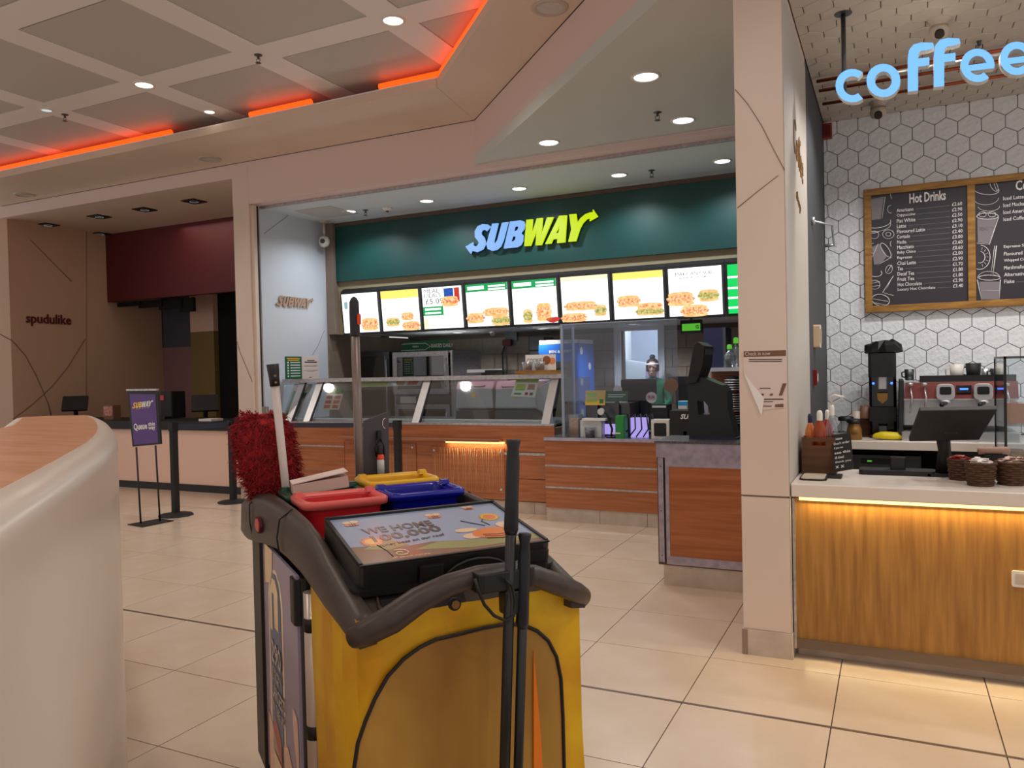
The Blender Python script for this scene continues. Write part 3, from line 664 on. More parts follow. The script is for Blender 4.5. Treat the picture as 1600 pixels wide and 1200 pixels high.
# ------------------------------------------------------------------ ovens, steel bins, fridge behind the counter
def oven(name, px, yy, d, label, parts=1):
    c0, c1 = bpx(*px, yy, d); t = thing(name, label, 'oven', ((c0.x+c1.x)/2, yy+d/2, 0), 0)
    return t, c0, c1
def glassdoor(t, c0, c1, fw, m='alu', gl='smoke'):
    y = c0.y; dr = MB()
    dr.box((c0.x, y-.03, c0.z), (c0.x+fw, y, c1.z), m).box((c1.x-fw, y-.03, c0.z), (c1.x, y, c1.z), m).box((c0.x+fw, y-.03, c1.z-fw), (c1.x-fw, y, c1.z), m).box((c0.x+fw, y-.03, c0.z), (c1.x-fw, y, c0.z+fw), m)
    o = dr.build('door', t, bevel=.004); MB().box((c0.x+fw, y-.018, c0.z+fw), (c1.x-fw, y-.012, c1.z-fw), gl).build('pane', o)
    MB().tube([(c1.x-fw*.5, y-.03, c0.z+.1), (c1.x-fw*.5, y-.06, c0.z+.12), (c1.x-fw*.5, y-.06, c1.z-.12), (c1.x-fw*.5, y-.03, c1.z-.1)], .008, 'steel', 6).build('handle', o); return o
t, c0, c1 = oven('bread_oven', (616, 549, 708, 672), 9.0, .8, 'wide steel bread oven with glass doors behind the glass counter')
MB().box((c0.x, 9.0, 0), (c0.x+.03, 9.8, c1.z), 'alu').box((c1.x-.03, 9.0, 0), (c1.x, 9.8, c1.z), 'alu').box((c0.x+.03, 9.77, .15), (c1.x-.03, 9.8, c1.z), 'darksteel').box((c0.x+.03, 9.0, c1.z-.03), (c1.x-.03, 9.77, c1.z), 'alu').box((c0.x+.03, 9.0, .15), (c1.x-.03, 9.77, .3), 'darksteel').build('body', t)
zs = PY(660, 616, 9.0).z; zt = PY(660, 632, 9.0).z; zm = PY(660, 640, 9.0).z
MB().box((c0.x+.03, 9.0, zt), (c1.x-.03, 9.9, zs-.01), 'darksteel').build('control_panel', t)
MB().box((c0.x+.1, 8.995, zt+.02), (c0.x+.35, 9.0, zs-.03), 'tray').build('label_plate', t)
glassdoor(t, V((c0.x, 9.0, zs)), V((c1.x-.05, 9.0, c1.z)), .07); glassdoor(t, V((c0.x+.02, 9.0, .4)), V((c1.x-.05, 9.0, zt)), .06)
for k in range(4): MB().box((c0.x+.06, 9.1, zs+.12+.12*k), (c1.x-.08, 9.7, zs+.128+.12*k), 'steel').build('rack', t)
a0, a1 = bpx(624, 532, 706, 549, 9.05, .02)
t = thing('oven_topper', 'green sign with a white arrow and the words baked daily standing on the oven', 'sign', ((a0.x+a1.x)/2, 9.05, a0.z))
MB().extr([V((a0.x, 9.05, a0.z)), V((a1.x, 9.05, a0.z)), V((a1.x-.08, 9.1, a1.z)), V((a0.x+.06, 9.1, a1.z))], (0, .02, 0), 'postergreen').build('board', t)
m = MB(); wz = a1.z-a0.z; m.tube([V((a0.x+.03, 9.055, a0.z+wz*.75)), V((a0.x+.42, 9.055, a0.z+wz*.75)), V((a0.x+.5, 9.052, a0.z+wz*.45)), V((a0.x+.42, 9.048, a0.z+wz*.15)), V((a0.x+.03, 9.048, a0.z+wz*.15))], .005, 'paper', 5)
m.text('FRESH', V((a0.x+.22, 9.045, a0.z+wz*.38)), X, Z, .025, 'paper'); m.text('BAKED DAILY', V((a0.x+.52, 9.043, a0.z+wz*.32)), X, Z, .05, 'paper', w=.34); m.build('print', t)
t, c0, c1 = oven('proving_cabinet', (561, 550, 611, 672), 9.0, .8, 'tall dark glass cabinet left of the bread oven')
MB().box((c0.x, 9.0, 0), (c0.x+.02, 9.8, c1.z), 'darksteel').box((c1.x-.02, 9.0, 0), (c1.x, 9.8, c1.z), 'darksteel').box((c0.x+.02, 9.77, .15), (c1.x-.02, 9.8, c1.z), 'voidblack').box((c0.x+.02, 9.0, c1.z-.03), (c1.x-.02, 9.77, c1.z), 'darksteel').build('body', t)
glassdoor(t, V((c0.x, 9.0, .55)), V((c1.x, 9.0, c1.z)), .06, 'darksteel')
for k in range(6): MB().box((c0.x+.03, 9.1, .75+.16*k), (c1.x-.03, 9.7, .758+.16*k), 'steel').build('rack', t)
MB().rbox((c0.x+.1, 9.15, .92), (c1.x-.1, 9.3, .98), 'bread', .02).build('loaf', t)
def bin_(x0, x1, label):
    A, B = PY(x0, 600, 7.85), PY(x1, 600, 7.85); xa, xb = A.x, B.x; zt = PY((x0+x1)/2, 596, 7.85).z; zb = .9
    t = thing('steel_bin', label, 'food bin', ((xa+xb)/2, 8.05, zb), 0, 'steel bins behind the glass')
    q = MB(); q.prism3([V((xa, 7.85, zb+.14)), V((xb, 7.85, zb+.14)), V((xb-.02, 7.85, zt-.07)), V((xa+.02, 7.85, zt-.07))], [V((xa, 8.3, zb)), V((xb, 8.3, zb)), V((xb, 8.3, zt)), V((xa, 8.3, zt))], 'steel').build('body', t, bevel=.012)
    MB().prism3([V((xa+.01, 7.845, zt-.09)), V((xb-.01, 7.845, zt-.09)), V((xb-.01, 7.9, zt)), V((xa+.01, 7.9, zt))], [V((xa+.01, 7.9, zt-.09)), V((xb-.01, 7.9, zt-.09)), V((xb-.01, 8.3, zt+.01)), V((xa+.01, 8.3, zt+.01))], 'pink').build('lid', t, bevel=.01)
    MB().tube([V((xa+.1, 7.85, zt-.05)), V((xa+.12, 7.82, zt-.06)), V((xb-.12, 7.82, zt-.06)), V((xb-.1, 7.85, zt-.05))], .008, 'black', 6).build('handle', t)
    MB().extr([V((xa+.02, 7.8, zb)), V((xb-.02, 7.8, zb)), V((xb-.03, 7.8, zb+.12)), V((xa+.03, 7.8, zb+.12))], (0, .3, 0), 'darksteel').build('scoop_tray', t, bevel=.01)
    MB().cyl(V(((xa+xb)/2, 7.85, zt-.16)), V(((xa+xb)/2, 7.842, zt-.16)), .03, 'artyellow').build('sticker', t)
bin_(711, 770, 'left steel bin with pink lid and yellow sticker behind the glass'); bin_(772, 838, 'right steel bin with pink lid behind the glass')
t = thing('utensil_tray', 'small white tray with a black handle lying on the steel bins', 'tray', PY(745, 582, 7.95))
c0, c1 = bpx(729, 577, 773, 582, 7.95, .2); MB().rbox(c0, c1, 'tray', .01).build('tray', t); MB().rbox((c1.x-.12, 7.93, c0.z), (c1.x+.05, 8.1, c0.z+.025), 'black', .008).build('handle', t)
# ice cream fridge
c0, c1 = bpx(842, 531, 905, 690, 9.4, .6); c0.z = 0
t = thing('ice_cream_freezer', 'tall blue ice cream freezer with lettering behind the counter', 'freezer', ((c0.x+c1.x)/2, 9.7, 0))
zt = c1.z; zw = PY(872, 565, 9.4).z
MB().rbox((c0.x, 9.4, 0), (c1.x, 10.0, zt-.05), 'fridgeblue', .03).build('body', t)
MB().rbox((c0.x, 9.41, zt-.05), (c1.x, 10.0, zt), 'whiteplastic', .05).build('top_cap', t)
MB().box((c0.x+.05, 9.38, .3), (c1.x-.08, 9.4, zw), 'darksteel').box((c0.x+.07, 9.375, .35), (c1.x-.1, 9.38, zw-.08), 'smoke').build('door', t)
MB().text("BEN & JERRY'S", V((c0.x+.16, 9.398, zw+.1)), X, Z, .05, 'whiteplastic', w=(c1.x-c0.x)*.62, bold=.02).build('lettering', t)
q = MB()
for k in range(6): q.cyl(V((c1.x+.001, 9.5+.3*(k % 2), 1.7-.2*k)), V((c1.x+.004, 9.5+.3*(k % 2), 1.7-.2*k)), .05, 'whiteplastic', n=10)
q.build('spots', t)
c0, c1 = bpx(826, 527, 850, 560, 9.9, .35)
t = thing('wall_heater', 'grey wall unit beside the top of the blue freezer', 'appliance', c0); MB().rbox(c0, c1, 'darksteel', .02).build('body', t); MB().box((c0.x+.02, 9.89, c0.z+.1), (c1.x-.02, 9.9, c0.z+.12), 'black').build('slot', t)
# wall socket with plug and cord
p = PY(797, 530, 10.3); t = thing('wall_socket', 'wall socket with a red plug and hanging black cord above the steel bins', 'socket', p)
MB().rbox(p+V((-.07, -.02, -.02)), p+V((.12, .01, .1)), 'darksteel', .01, ax=1).build('plate', t); MB().rbox(p+V((-.09, -.08, -.1)), p+V((.05, -.02, 0)), 'burgundy', .03, ax=1).build('plug', t)
MB().tube([p+V((-.06, -.06, -.1)), p+V((-.1, -.06, -.2)), p+V((-.09, -.07, -.45)), p+V((-.04, -.08, -.8))], .012, 'black', 6).build('cord', t)
t = thing('dome_camera', 'small white camera under the low ceiling by the menu screens', 'camera', PZ(770, 518, 2.02))
MB().lathe((0, 0, 0), [(.05, 0), (.05, -.02), (.035, -.05), (.001, -.06)], 'camwhite', 14).build('body', t, True); MB().cyl((0, -.03, -.035), (0, -.048, -.04), .018, 'glossblack').build('lens', t, True)

# ------------------------------------------------------------------ counter with glass front
t = thing('glass_counter', 'long orange-brown wooden food counter with sloping glass front', 'counter', (-4.9, 7.4, 0))
YC = 7.2; XL, XR = -6.76, -3.04; ZT = .90
cb = MB(); cb.box((XL, YC+.02, .12), (XR, 8.4, ZT-.02), 'browntrim').build('carcass', t)
wd = [(XL, -3.75), ]
MB().box((XL, YC, .70), (XR, YC+.02, ZT), 'shopwood').build('wood_panel', t)
for (a, b) in ((.36, .63), (.13, .353)):
    MB().box((XL, YC, a), (-5.65, YC+.02, b), 'shopwood').build('wood_panel', t)
    MB().box((-3.75, YC, a), (XR, YC+.02, b), 'shopwood').build('wood_panel', t)
MB().box((XL, YC-.002, .353), (-5.65, YC+.015, .36), 'creamgroove').build('strip', t); MB().box((XL, YC-.004, .63), (-5.65, YC+.012, .645), 'alu').build('strip', t); MB().box((-3.75, YC-.006, .60), (XR, YC+.01, .625), 'alu').build('strip', t)
MB().box((-3.75, YC, .625), (XR, YC+.02, .70), 'shopwood').build('wood_panel', t); MB().box((XL, YC, .645), (-5.65, YC+.02, .70), 'shopwood').build('wood_panel', t)
# recessed centre with brushed decorative panels and shelf
MB().box((-5.65, YC+.005, .13), (-3.75, YC+.02, .70), 'shopwood').build('back_panel', t)
MB().box((-5.65, YC-.10, .735), (-3.62, YC, .76), 'shopwood').build('tray_rail', t)
MB().box((-5.65, YC-.104, .755), (-3.62, YC-.1, .765), 'creamgroove').build('tray_rail_edge', t)
def twig_panel(x0, x1, z0, z1):
    q = MB(); q.box((x0, YC-.008, z0), (x1, YC+.004, z1), 'shopwood')
    n = int((x1-x0)/.024)
    for k in range(n):
        x = x0+.01+(x1-x0-.02)*k/n+random.uniform(-.006, .006); pts = []
        for j in range(5): pts.append(V((x+random.uniform(-.008, .008), YC-.009, z0+.01+(z1-z0-.02)*j/4)))
        q.tube(pts, random.uniform(.0012, .0026), 'twig' if k % 3 else 'bread', 4)
    o = q.build('twig_panel', t); sc = MB()
    for a in (x0+.04, x1-.04):
        for b in (z0+.04, z1-.04): sc.cyl((a, YC-.008, b), (a, YC-.016, b), .012, 'steel', n=10)
    sc.build('fixing', t)
a = PY(675, 745, YC).x; b = PY(789, 745, YC).x; twig_panel(a, b, PY(730, 768, YC).z, PY(730, 699, YC).z)
a = PY(556, 740, YC).x; b = PY(651, 740, YC).x; twig_panel(a, b, PY(600, 765, YC).z, PY(600, 692, YC).z)
t2 = t
la, lb_ = PY(697, 690, YC-.05).x, PY(787, 690, YC-.05).x
MB().box((la, YC-.06, .715), (lb_, YC-.03, .733), 'led_amber').build('light_strip', t, label='warm glowing light strip')
lamp('counter_strip', 'AREA', ((la+lb_)/2, YC-.03, .71), 1.0, (1, .78, .48), lb_-la, ((la+lb_)/2, YC+.0, .5), sizey=.03)
# plinth tiles
pl = None
def plinth(par, x0, x1, y, z, n, m='stonebase'):
    w = (x1-x0)/n
    for k in range(n): MB().rbox((x0+k*w+.002, y, .001), (x0+(k+1)*w-.002, y+.03, z), m, .003, ax=1, n=1).build('plinth_tile', par)
plinth(t, XL, -3.28, YC+.02, .135, 6); plinth(t, -3.28, XR, YC+.02, .135, 1)
# steel base frame, glass
MB().box((XL, YC-.005, ZT), (XR, YC+.06, ZT+.02), 'alu').build('sill', t)
MB().box((XL, YC+.06, ZT+.0), (XR-.05, 8.4, ZT+.012), 'counterstone').build('worktop', t)
MB().box((XL+.1, YC+.07, ZT+.012), (XR-.12, YC+.11, ZT+.055), 'paper').build('inner_lip', t)
ZR = 1.375; YR = 7.47
MB().box((XL+.0, YR-.03, ZR), (XR+.02, YR+.05, ZR+.045), 'alu').build('top_rail', t)
def lean(x0, x1, m, nm, dz=0, th=.02, y0=YC+.02): return MB().prism3([V((x0, y0, ZT+.02)), V((x1, y0, ZT+.02)), V((x1, YR, ZR)), V((x0, YR, ZR))], [V((x0, y0+th, ZT+.02)), V((x1, y0+th, ZT+.02)), V((x1, YR+th, ZR)), V((x0, YR+th, ZR))], m).build(nm, t)
posts = [PY(x, 663, YC+.02).x for x in (452, 480, 650, 853)]
for k, x in enumerate(posts):
    lean(x-.045, x, 'gold' if 0 else 'steel', 'glass_post', y0=YC+.0); lean(x, x+.045, 'steel', 'glass_post', y0=YC+.0)
    if k < 3: lean(x+.045, x+.06, 'black', 'post_seal', y0=YC+.01)
for a, b in ((XL+.02, posts[0]-.05), (posts[0]+.06, posts[1]-.05), (posts[1]+.06, posts[2]-.05), (posts[2]+.06, posts[3]-.05)):
    if b > a: lean(a, b, 'clear', 'glass_pane', th=.006, y0=YC+.05)
MB().prism3([V((XR-.02, YC+.05, ZT+.02)), V((XR-.02, 8.3, ZT+.02)), V((XR-.02, 8.3, ZR)), V((XR-.02, YR, ZR))], [V((XR-.012, YC+.05, ZT+.02)), V((XR-.012, 8.3, ZT+.02)), V((XR-.012, 8.3, ZR)), V((XR-.012, YR, ZR))], 'clear').build('end_pane', t)
# things behind the glass
def card(name, quad, lab, bg, parts, grp=None, cat='menu card'):
    n = (V(quad[1])-V(quad[0])).cross(V(quad[3])-V(quad[0])).normalized(); q = [V(p) for p in quad]
    o = thing(name, lab, cat, (q[0]+q[1])/2, 0, grp); MB().prism3(q, [p-n*.006 for p in q], bg).build('sheet', o); m = MB()
    def B(u, v): return (q[0]*(1-u)+q[1]*u)*(1-v)+(q[3]*(1-u)+q[2]*u)*v+n*.0015
    for (u0, v0, u1, v1, mm) in parts: m.poly([B(u0, v0), B(u1, v0), B(u1, v1), B(u0, v1)], mm)
    m.build('print', o); return o
def leanpt(px, py): # on the leaning glass, just behind
    n = V((0, ZR-ZT-.02, -(YR-YC-.05))).normalized(); return PN(px, py, n, V((0, YC+.075, ZT+.02)))
card('glass_card', [leanpt(*p) for p in ((440, 655), (468, 655), (488, 600), (460, 600))], 'green and white allergy card leaning behind the leftmost glass', 'tray', [(.1, .1, .5, .8, 'green2'), (.5, .1, .95, .8, 'tray'), (.1, .82, .9, .95, 'artcream'), (.55, .15, .9, .75, 'green2')], 'cards behind the glass')
q = [leanpt(*p) for p in ((503, 640), (529, 640), (538, 607), (512, 607))]
card('glass_card', q, 'food card with six red sandwich pictures behind the glass', 'artcream', [(.08+.5*(k % 2), .06+.22*(k//2), .44+.5*(k % 2), .22+.22*(k//2), 'redsauce') for k in range(6)]+[(0, .74, .55, 1, 'lime'), (.55, .74, 1, 1, 'green2')], 'cards behind the glass')
card('glass_card', [leanpt(*p) for p in ((798, 619), (836, 621), (842, 592), (807, 592))], 'food card with green top and small pictures behind the rightmost glass', 'paper', [(0, .8, 1, 1, 'lime'), (.1, .1, .4, .2, 'green2'), (.1, .35, .5, .7, 'lime'), (.6, .4, .9, .7, 'sachet'), (.55, .1, .68, .25, 'redsauce'), (.75, .1, .88, .25, 'cup')], 'cards behind the glass')
card('glass_card', [leanpt(*p) for p in ((556, 605), (656, 602), (660, 594), (558, 597))], 'long pale green strip card hanging under the counter rail', 'tray', [(.0, .1, .5, .9, 'lime'), (.62, .1, .75, .9, 'bread'), (.8, .1, .95, .9, 'redsauce')], 'cards behind the glass')
# cookie stand on rail
c0, c1 = bpx(806, 576, 868, 583, 7.4, .2); zb = ZR+.046
t = thing('cookie_stand', 'wooden tray of cookies in glasses with a cookie sign on the counter rail', 'cookie stand', ((c0.x+c1.x)/2, 7.5, zb))
MB().box((c0.x, 7.4, zb), (c1.x, 7.6, zb+.04), 'boardwood').build('tray', t)
s0, s1 = bpx(821, 554, 868, 575, 7.55, .01); MB().box((s0.x, 7.55, zb+.04), (s1.x, 7.56, s1.z), 'paper').build('sign_board', t)
m = MB(); m.text('COOKIE', V((s0.x+.02, 7.549, s1.z-.085)), X, Z, .045, 'ink', w=.17); m.cyl(V((s1.x-.1, 7.549, s1.z-.06)), V((s1.x-.1, 7.545, s1.z-.06)), .045, 'cookie'); m.cyl(V((s1.x-.035, 7.549, s1.z-.07)), V((s1.x-.035, 7.546, s1.z-.07)), .035, 'artorange'); m.build('print', t)
for k in range(2):
    xx = c0.x+.1+.14*k; MB().lathe((xx, 7.48, zb+.04), [(.04, 0), (.06, .09), (.062, .09), (.045, .003), (.001, .003)], 'bottleglass', 14).build('glass', t)
    q = MB(); [q.cyl((xx-.015+.02*j, 7.48, zb+.05+.006*j), (xx-.015+.02*j, 7.488, zb+.1+.004*j), .022, 'cookie', n=8) for j in range(3)]; q.build('cookies', t)

# ------------------------------------------------------------------ pay counter (right section)
YD = 6.95
t = thing('pay_counter', 'orange-brown wooden pay counter with two pale strips and grey top', 'counter', (-2.2, 7.4, 0))
X0, X1 = -3.035, -1.0
MB().box((X0, YD+.02, .10), (X1, 7.6, .79), 'browntrim').build('carcass', t)
for (a, b) in ((.545, .782), (.335, .53), (.13, .32)): MB().box((X0, YD, a), (X1, YD+.02, b), 'shopwood').build('wood_panel', t)
for a in (.53, .32): MB().box((X0, YD-.005, a), (X1, YD+.012, a+.016), 'alu').build('strip', t)
plinth(t, X0, -2.49, YD+.01, .128, 1); plinth(t, -2.49, -2.03, YD+.01, .128, 1); plinth(t, -2.03, -1.05, YD+.01, .128, 2)
MB().box((X0, YD-.02, .783), (X1, 7.65, .81), 'counterstone').box((X0, YD-.025, .782), (X1, YD-.02, .811), 'lilacmetal').build('worktop', t)
ZC = .81
# acrylic screen
t = thing('acrylic_screen', 'tall clear acrylic screen with framed edge standing on the pay counter', 'screen', (-2.4, 7.0, ZC))
xa = PY(878, 590, 7.02).x; xb = PY(1060, 590, 7.02).x; zt = PY(878, 508, 7.02).z
MB().box((xa, 7.0, ZC+.001), (xa+.025, 7.02, zt), 'acryedge').build('post', t); xc = PY(900, 590, 7.3).x
MB().box((xa, 7.3, ZC+.001), (xa+.02, 7.32, zt), 'acryedge').build('post', t)
MB().box((xa+.005, 7.02, ZC+.02), (xa+.011, 7.3, zt), 'acrylic').build('side_pane', t)
MB().box((xa+.025, 7.005, ZC+.35), (xb, 7.011, zt), 'acrylic').build('front_pane', t)
MB().box((xa, 7.0, zt), (xb, 7.02, zt+.008), 'acryedge').build('top_edge', t)
def pos(px, yy, label, sc=1.0, rz=3.14):
    c0, c1 = bpx(*px, yy, .06); zc = (c0.z+c1.z)/2
    t = thing('till', label, 'till', ((c0.x+c1.x)/2, yy+.05, ZC), 0, 'tills on the pay counter')
    MB().rbox((c0.x, yy, c0.z), (c1.x, yy+.05, c1.z), 'gripblack', .02, ax=1).build('screen', t, bevel=.004)
    MB().prism3([V((c0.x+.1*sc, yy+.01, ZC+.02)), V((c1.x-.1*sc, yy+.01, ZC+.02)), V((c1.x-.06*sc, yy+.0, c0.z)), V((c0.x+.06*sc, yy+.0, c0.z))], [V((c0.x+.1*sc, yy+.09, ZC+.02)), V((c1.x-.1*sc, yy+.09, ZC+.02)), V((c1.x-.06*sc, yy+.09, c0.z)), V((c0.x+.06*sc, yy+.09, c0.z))], 'gripblack').build('stand', t)
    MB().rbox((c0.x+.03, yy-.05, ZC), (c1.x-.03, yy+.16, ZC+.025), 'softblack', .02).build('base', t); return t, c0, c1
t, c0, c1 = pos((970, 592, 1024, 618), 7.5, 'dark blue-black till with round stickers behind the acrylic screen')
MB().cyl((c1.x-.04, 7.49, c0.z-.02), (c1.x-.04, 7.498, c0.z-.02), .055, 'paperpink').build('sticker', t); MB().text('SUB', (c1.x-.075, 7.488, c0.z-.03), X, Z, .03, 'redsauce', w=.07, bold=.02).build('sticker_print', t)
MB().cyl((c0.x-.03, 7.49, c0.z+.06), (c0.x-.03, 7.498, c0.z+.06), .045, 'paperpink').build('sticker', t)
t, c0, c1 = pos((1044, 588, 1085, 602), 7.5, 'second black till with a brown sticker next to the kiosk')
MB().cyl((c0.x+.03, 7.49, c0.z-.0), (c0.x+.03, 7.498, c0.z-.0), .07, 'cookie').build('sticker', t)
# cards
def stand(px, yy, label, m, parts):
    c0, c1 = bpx(*px, yy, .008); q = [V((c0.x, yy, c0.z)), V((c1.x, yy, c0.z)), V((c1.x, yy+.02, c1.z)), V((c0.x, yy+.02, c1.z))]
    o = card('counter_sign', q, label, m, parts, 'signs on the till equipment', 'sign')
    MB().box(((c0.x+c1.x)/2-.02, yy+.012, ZC), ((c0.x+c1.x)/2+.02, yy+.03, c0.z+.02), 'darksteel').build('support', o); return o
stand((914, 610, 945, 633), 7.12, 'small yellow counter sign with green print on the pay counter', 'artyellow', [(.08, .55, .6, .85, 'lime'), (.1, .2, .6, .45, 'lime'), (.72, .12, .92, .4, 'green2')])
stand((946, 611, 980, 627), 7.13, 'dark green counter sign beside the yellow one', 'postergreen', [(.1, .6, .9, .68, 'tray'), (.1, .4, .8, .48, 'tray')])
def gen(name, label, cat, px, yy, d, m, r=.01, z=None, extra=None, ax=2, bev=0, grp=None):
    c0, c1 = bpx(*px, yy, d)
    if z is not None: c0.z = z
    t = thing(name, label, cat, ((c0.x+c1.x)/2, yy+d/2, c0.z), 0, grp); MB().rbox(c0, c1, m, r, ax=ax).build('body', t, bevel=bev)
    if extra: extra(t, c0, c1)
    return t
gen('cash_unit', 'grey till drawer unit with self-glowing white front behind the yellow sign', 'equipment', (915, 633, 985, 648), 7.18, .3, 'darksteel', z=ZC, extra=lambda t, a, b: (MB().box((a.x+.05, a.y-.005, ZC+.02), (b.x-.1, a.y, ZC+.12), 'lilacglow').build('front_panel', t), MB().rbox((a.x-.02, a.y-.02, b.z), (b.x, b.y, b.z+.02), 'darksteel', .01).build('top_plate', t)))  # front panel is emissive though it is no lamp
def fan(t, a, b):
    pass
gen('paper_stack', 'stack of white papers and trays left on the pay counter', 'papers', (906, 657, 940, 672), 7.06, .1, 'tray', z=ZC+.001, extra=lambda t, a, b: MB().rbox((a.x+.03, a.y-.03, b.z), (b.x+.05, b.y, b.z+.02), 'paper', .01).build('top_sheet', t))
c0, c1 = bpx(912, 655, 928, 675, 7.0, .1)
t = thing('small_tub', 'small clear tub with dark blue contents at the front of the pay counter', 'tub', ((c0.x+c1.x)/2, 7.03, ZC)); cx = (c0.x+c1.x)/2
MB().lathe((cx, 7.03, ZC), [(.001, 0), (.045, 0), (.055, .1), (.052, .1), (.043, .004), (.001, .004)], 'bottleglass', 16).build('tub', t); MB().lathe((cx, 7.03, ZC+.005), [(.001, 0), (.042, 0), (.046, .06), (.001, .062)], 'navy', 14).build('contents', t)
gen('green_box', 'upright green box with a pale stripe on the pay counter', 'box', (961, 650, 975, 676), 7.0, .12, 'green2', z=ZC, extra=lambda t, a, b: MB().box((a.x-.03, a.y-.002, ZC+.04), (a.x+.05, a.y, ZC+.052), 'paper').build('stripe', t))
gen('receipt_printer', 'white receipt printer with a dark window on the pay counter', 'printer', (1017, 656, 1046, 676), 7.02, .16, 'whiteplastic', z=ZC, extra=lambda t, a, b: MB().rbox((a.x+.03, a.y-.006, ZC+.025), (b.x-.03, a.y, b.z-.03), 'softblack', .01, ax=1).build('window', t))
gen('card_reader', 'black card reader with a white edge behind the receipt printer', 'card reader', (1016, 632, 1044, 652), 7.2, .15, 'softblack', z=ZC, extra=lambda t, a, b: MB().box((a.x+.02, a.y-.004, b.z-.03), (b.x-.02, a.y, b.z-.01), 'tray').build('edge', t))
c0, c1 = bpx(1046, 641, 1090, 680, 6.98, .25)
t = thing('delivery_bag', 'black insulated bag printed SUBWAY next to the kiosk', 'bag', ((c0.x+c1.x)/2, 7.1, ZC)); MB().rbox((c0.x, c0.y, ZC), c1, 'softblack', .02, ax=1).build('body', t, bevel=.01); MB().text('SUBWAY', (c0.x+.1, c0.y-.001, c1.z-.08), X, Z, .045, 'paper', bold=.03, shear=.3).build('lettering', t)
gen('blue_carton', 'small blue and white carton behind the black bag', 'carton', (1059, 627, 1074, 640), 7.25, .1, 'paper', extra=lambda t, a, b: MB().box((a.x, a.y-.002, (a.z+b.z)/2), (b.x, a.y, b.z), 'bluetext').box((a.x, a.y, ZC+.001), (b.x, b.y, a.z), 'darksteel').build('label_band', t))
gen('white_case', 'self-glowing white case behind the cables on the pay counter', 'box', (985, 653, 1010, 676), 7.1, .08, 'lilacglow', z=ZC)  # brightness of the case comes from its emissive material
t = thing('webcam', 'small round webcam on a flexible black arm on the pay counter', 'webcam', PY(938, 672, 7.05)); p = PY(940, 643, 7.05); b0 = PY(955, 676, 7.05); b0.z = ZC
MB().tube([b0, b0+V((.01, 0, .08)), p+V((.05, 0, -.02)), p+V((.02, 0, 0))], .012, 'black', 6).build('arm', t); MB().cyl(p, p+V((0, -.03, 0)), .032, 'tray').build('head', t); MB().cyl(b0, b0+Z*.012, .05, 'black').build('base', t)
q = MB()
for k in range(5):
    a = PY(978+9*k, 650, 7.12); b = PY(972+11*k, 676, 7.08); b.z = ZC+.008; q.tube([a, a+V((.04, -.03, .02)), (a+b)/2+V((.06, -.04, -.02)), b], .007, 'black', 5)
tag(q.build('cables'), 'tangle of black cables hanging beside the till', 'cables')
gen('cookie_jar', 'small glass jar of cookies beside the post of the acrylic screen', 'jar', (884, 648, 905, 668), 7.06, .12, 'bottleglass', z=.914 if 0 else ZC, extra=lambda t, a, b: MB().rbox((a.x+.02, a.y+.02, ZC+.005), (b.x-.02, b.y-.02, b.z-.04), 'bread', .02).build('cookies', t))
# menu display, cabinet, shelf on right
c0, c1 = bpx(1063, 500, 1097, 521, 8.62, .03)
t = thing('order_display', 'small hanging order display with a green picture under the menu screens', 'display', ((c0.x+c1.x)/2, 8.62, c1.z)); MB().rbox(c0, c1, 'softblack', .01, ax=1).build('housing', t)
MB().box((c0.x+.02, 8.615, c0.z+.03), (c1.x-.02, 8.62, c1.z-.04), 'glowgreen').build('display', t); MB().box(((c0.x+c1.x)/2-.015, 8.63, c1.z), ((c0.x+c1.x)/2+.015, 8.65, max(2.02, c1.z+.01)), 'darksteel').build('hanger', t); MB().text('G', (c1.x-.07, 8.613, c0.z+.05), X, Z, .04, 'black', bold=.03).build('mark', t)
gen('steel_table', 'steel work table with a raised shelf at the right end of the shop', 'table', (1096, 574, 1185, 580), 8.3, .6, 'steel', extra=lambda t, a, b: MB().box((a.x+.01, a.y+.05, .0), (a.x+.05, a.y+.09, a.z), 'steel').box((b.x-.05, a.y+.05, 0), (b.x-.01, a.y+.09, a.z), 'steel').box((a.x, a.y+.5, .6), (b.x, a.y+.55, a.z), 'shopwood').build('frame', t))
zt = PY(1140, 574, 8.3).z
gen('tall_cabinet', 'tall dark navy cabinet standing on the steel table', 'cabinet', (1100, 512, 1134, 574), 8.4, .35, 'navy', z=zt, extra=lambda t, a, b: MB().box((a.x+.2, a.y-.003, zt), (b.x, a.y, b.z), 'darksteel').build('side_panel', t))
def bottle(px, py0, py1, yy, zb, label, cap, body, r, grp, pump=False, neck=.35, liquid=None, sh=.5):
    p = PY(px, (py0+py1)/2, yy); h = PY(px, py0, yy).z-zb; t = thing('bottle', label, 'bottle', (p.x, yy, zb), 0, grp)
    MB().lathe((0, 0, 0), [(.001, 0), (r, 0), (r, h*sh), (r*.9, h*(sh+.06)), (r*neck, h*(sh+.2)), (r*neck, h*max(.84, sh+.22)), (.001, h*max(.845, sh+.225))], body, 16).build('body', t, True)
    MB().lathe((0, 0, h*.8), [(r*neck*1.25, 0), (r*neck*1.25, h*.15), (r*neck*.9, h*.19), (.001, h*.2)], cap, 14).build('cap', t, True)
    if liquid: MB().lathe((0, 0, .002), [(.001, 0), (r*1.01, 0), (r*1.01, h*.4), (.001, h*.4)], liquid, 16).build('label_band', t, True)
    if pump: MB().tube([(0, 0, h*.95), (0, 0, h*1.12), (.015, -.01, h*1.14), (.06, -.02, h*1.11)], .007, 'whiteplastic', 6).build('pump', t, True)
    return t
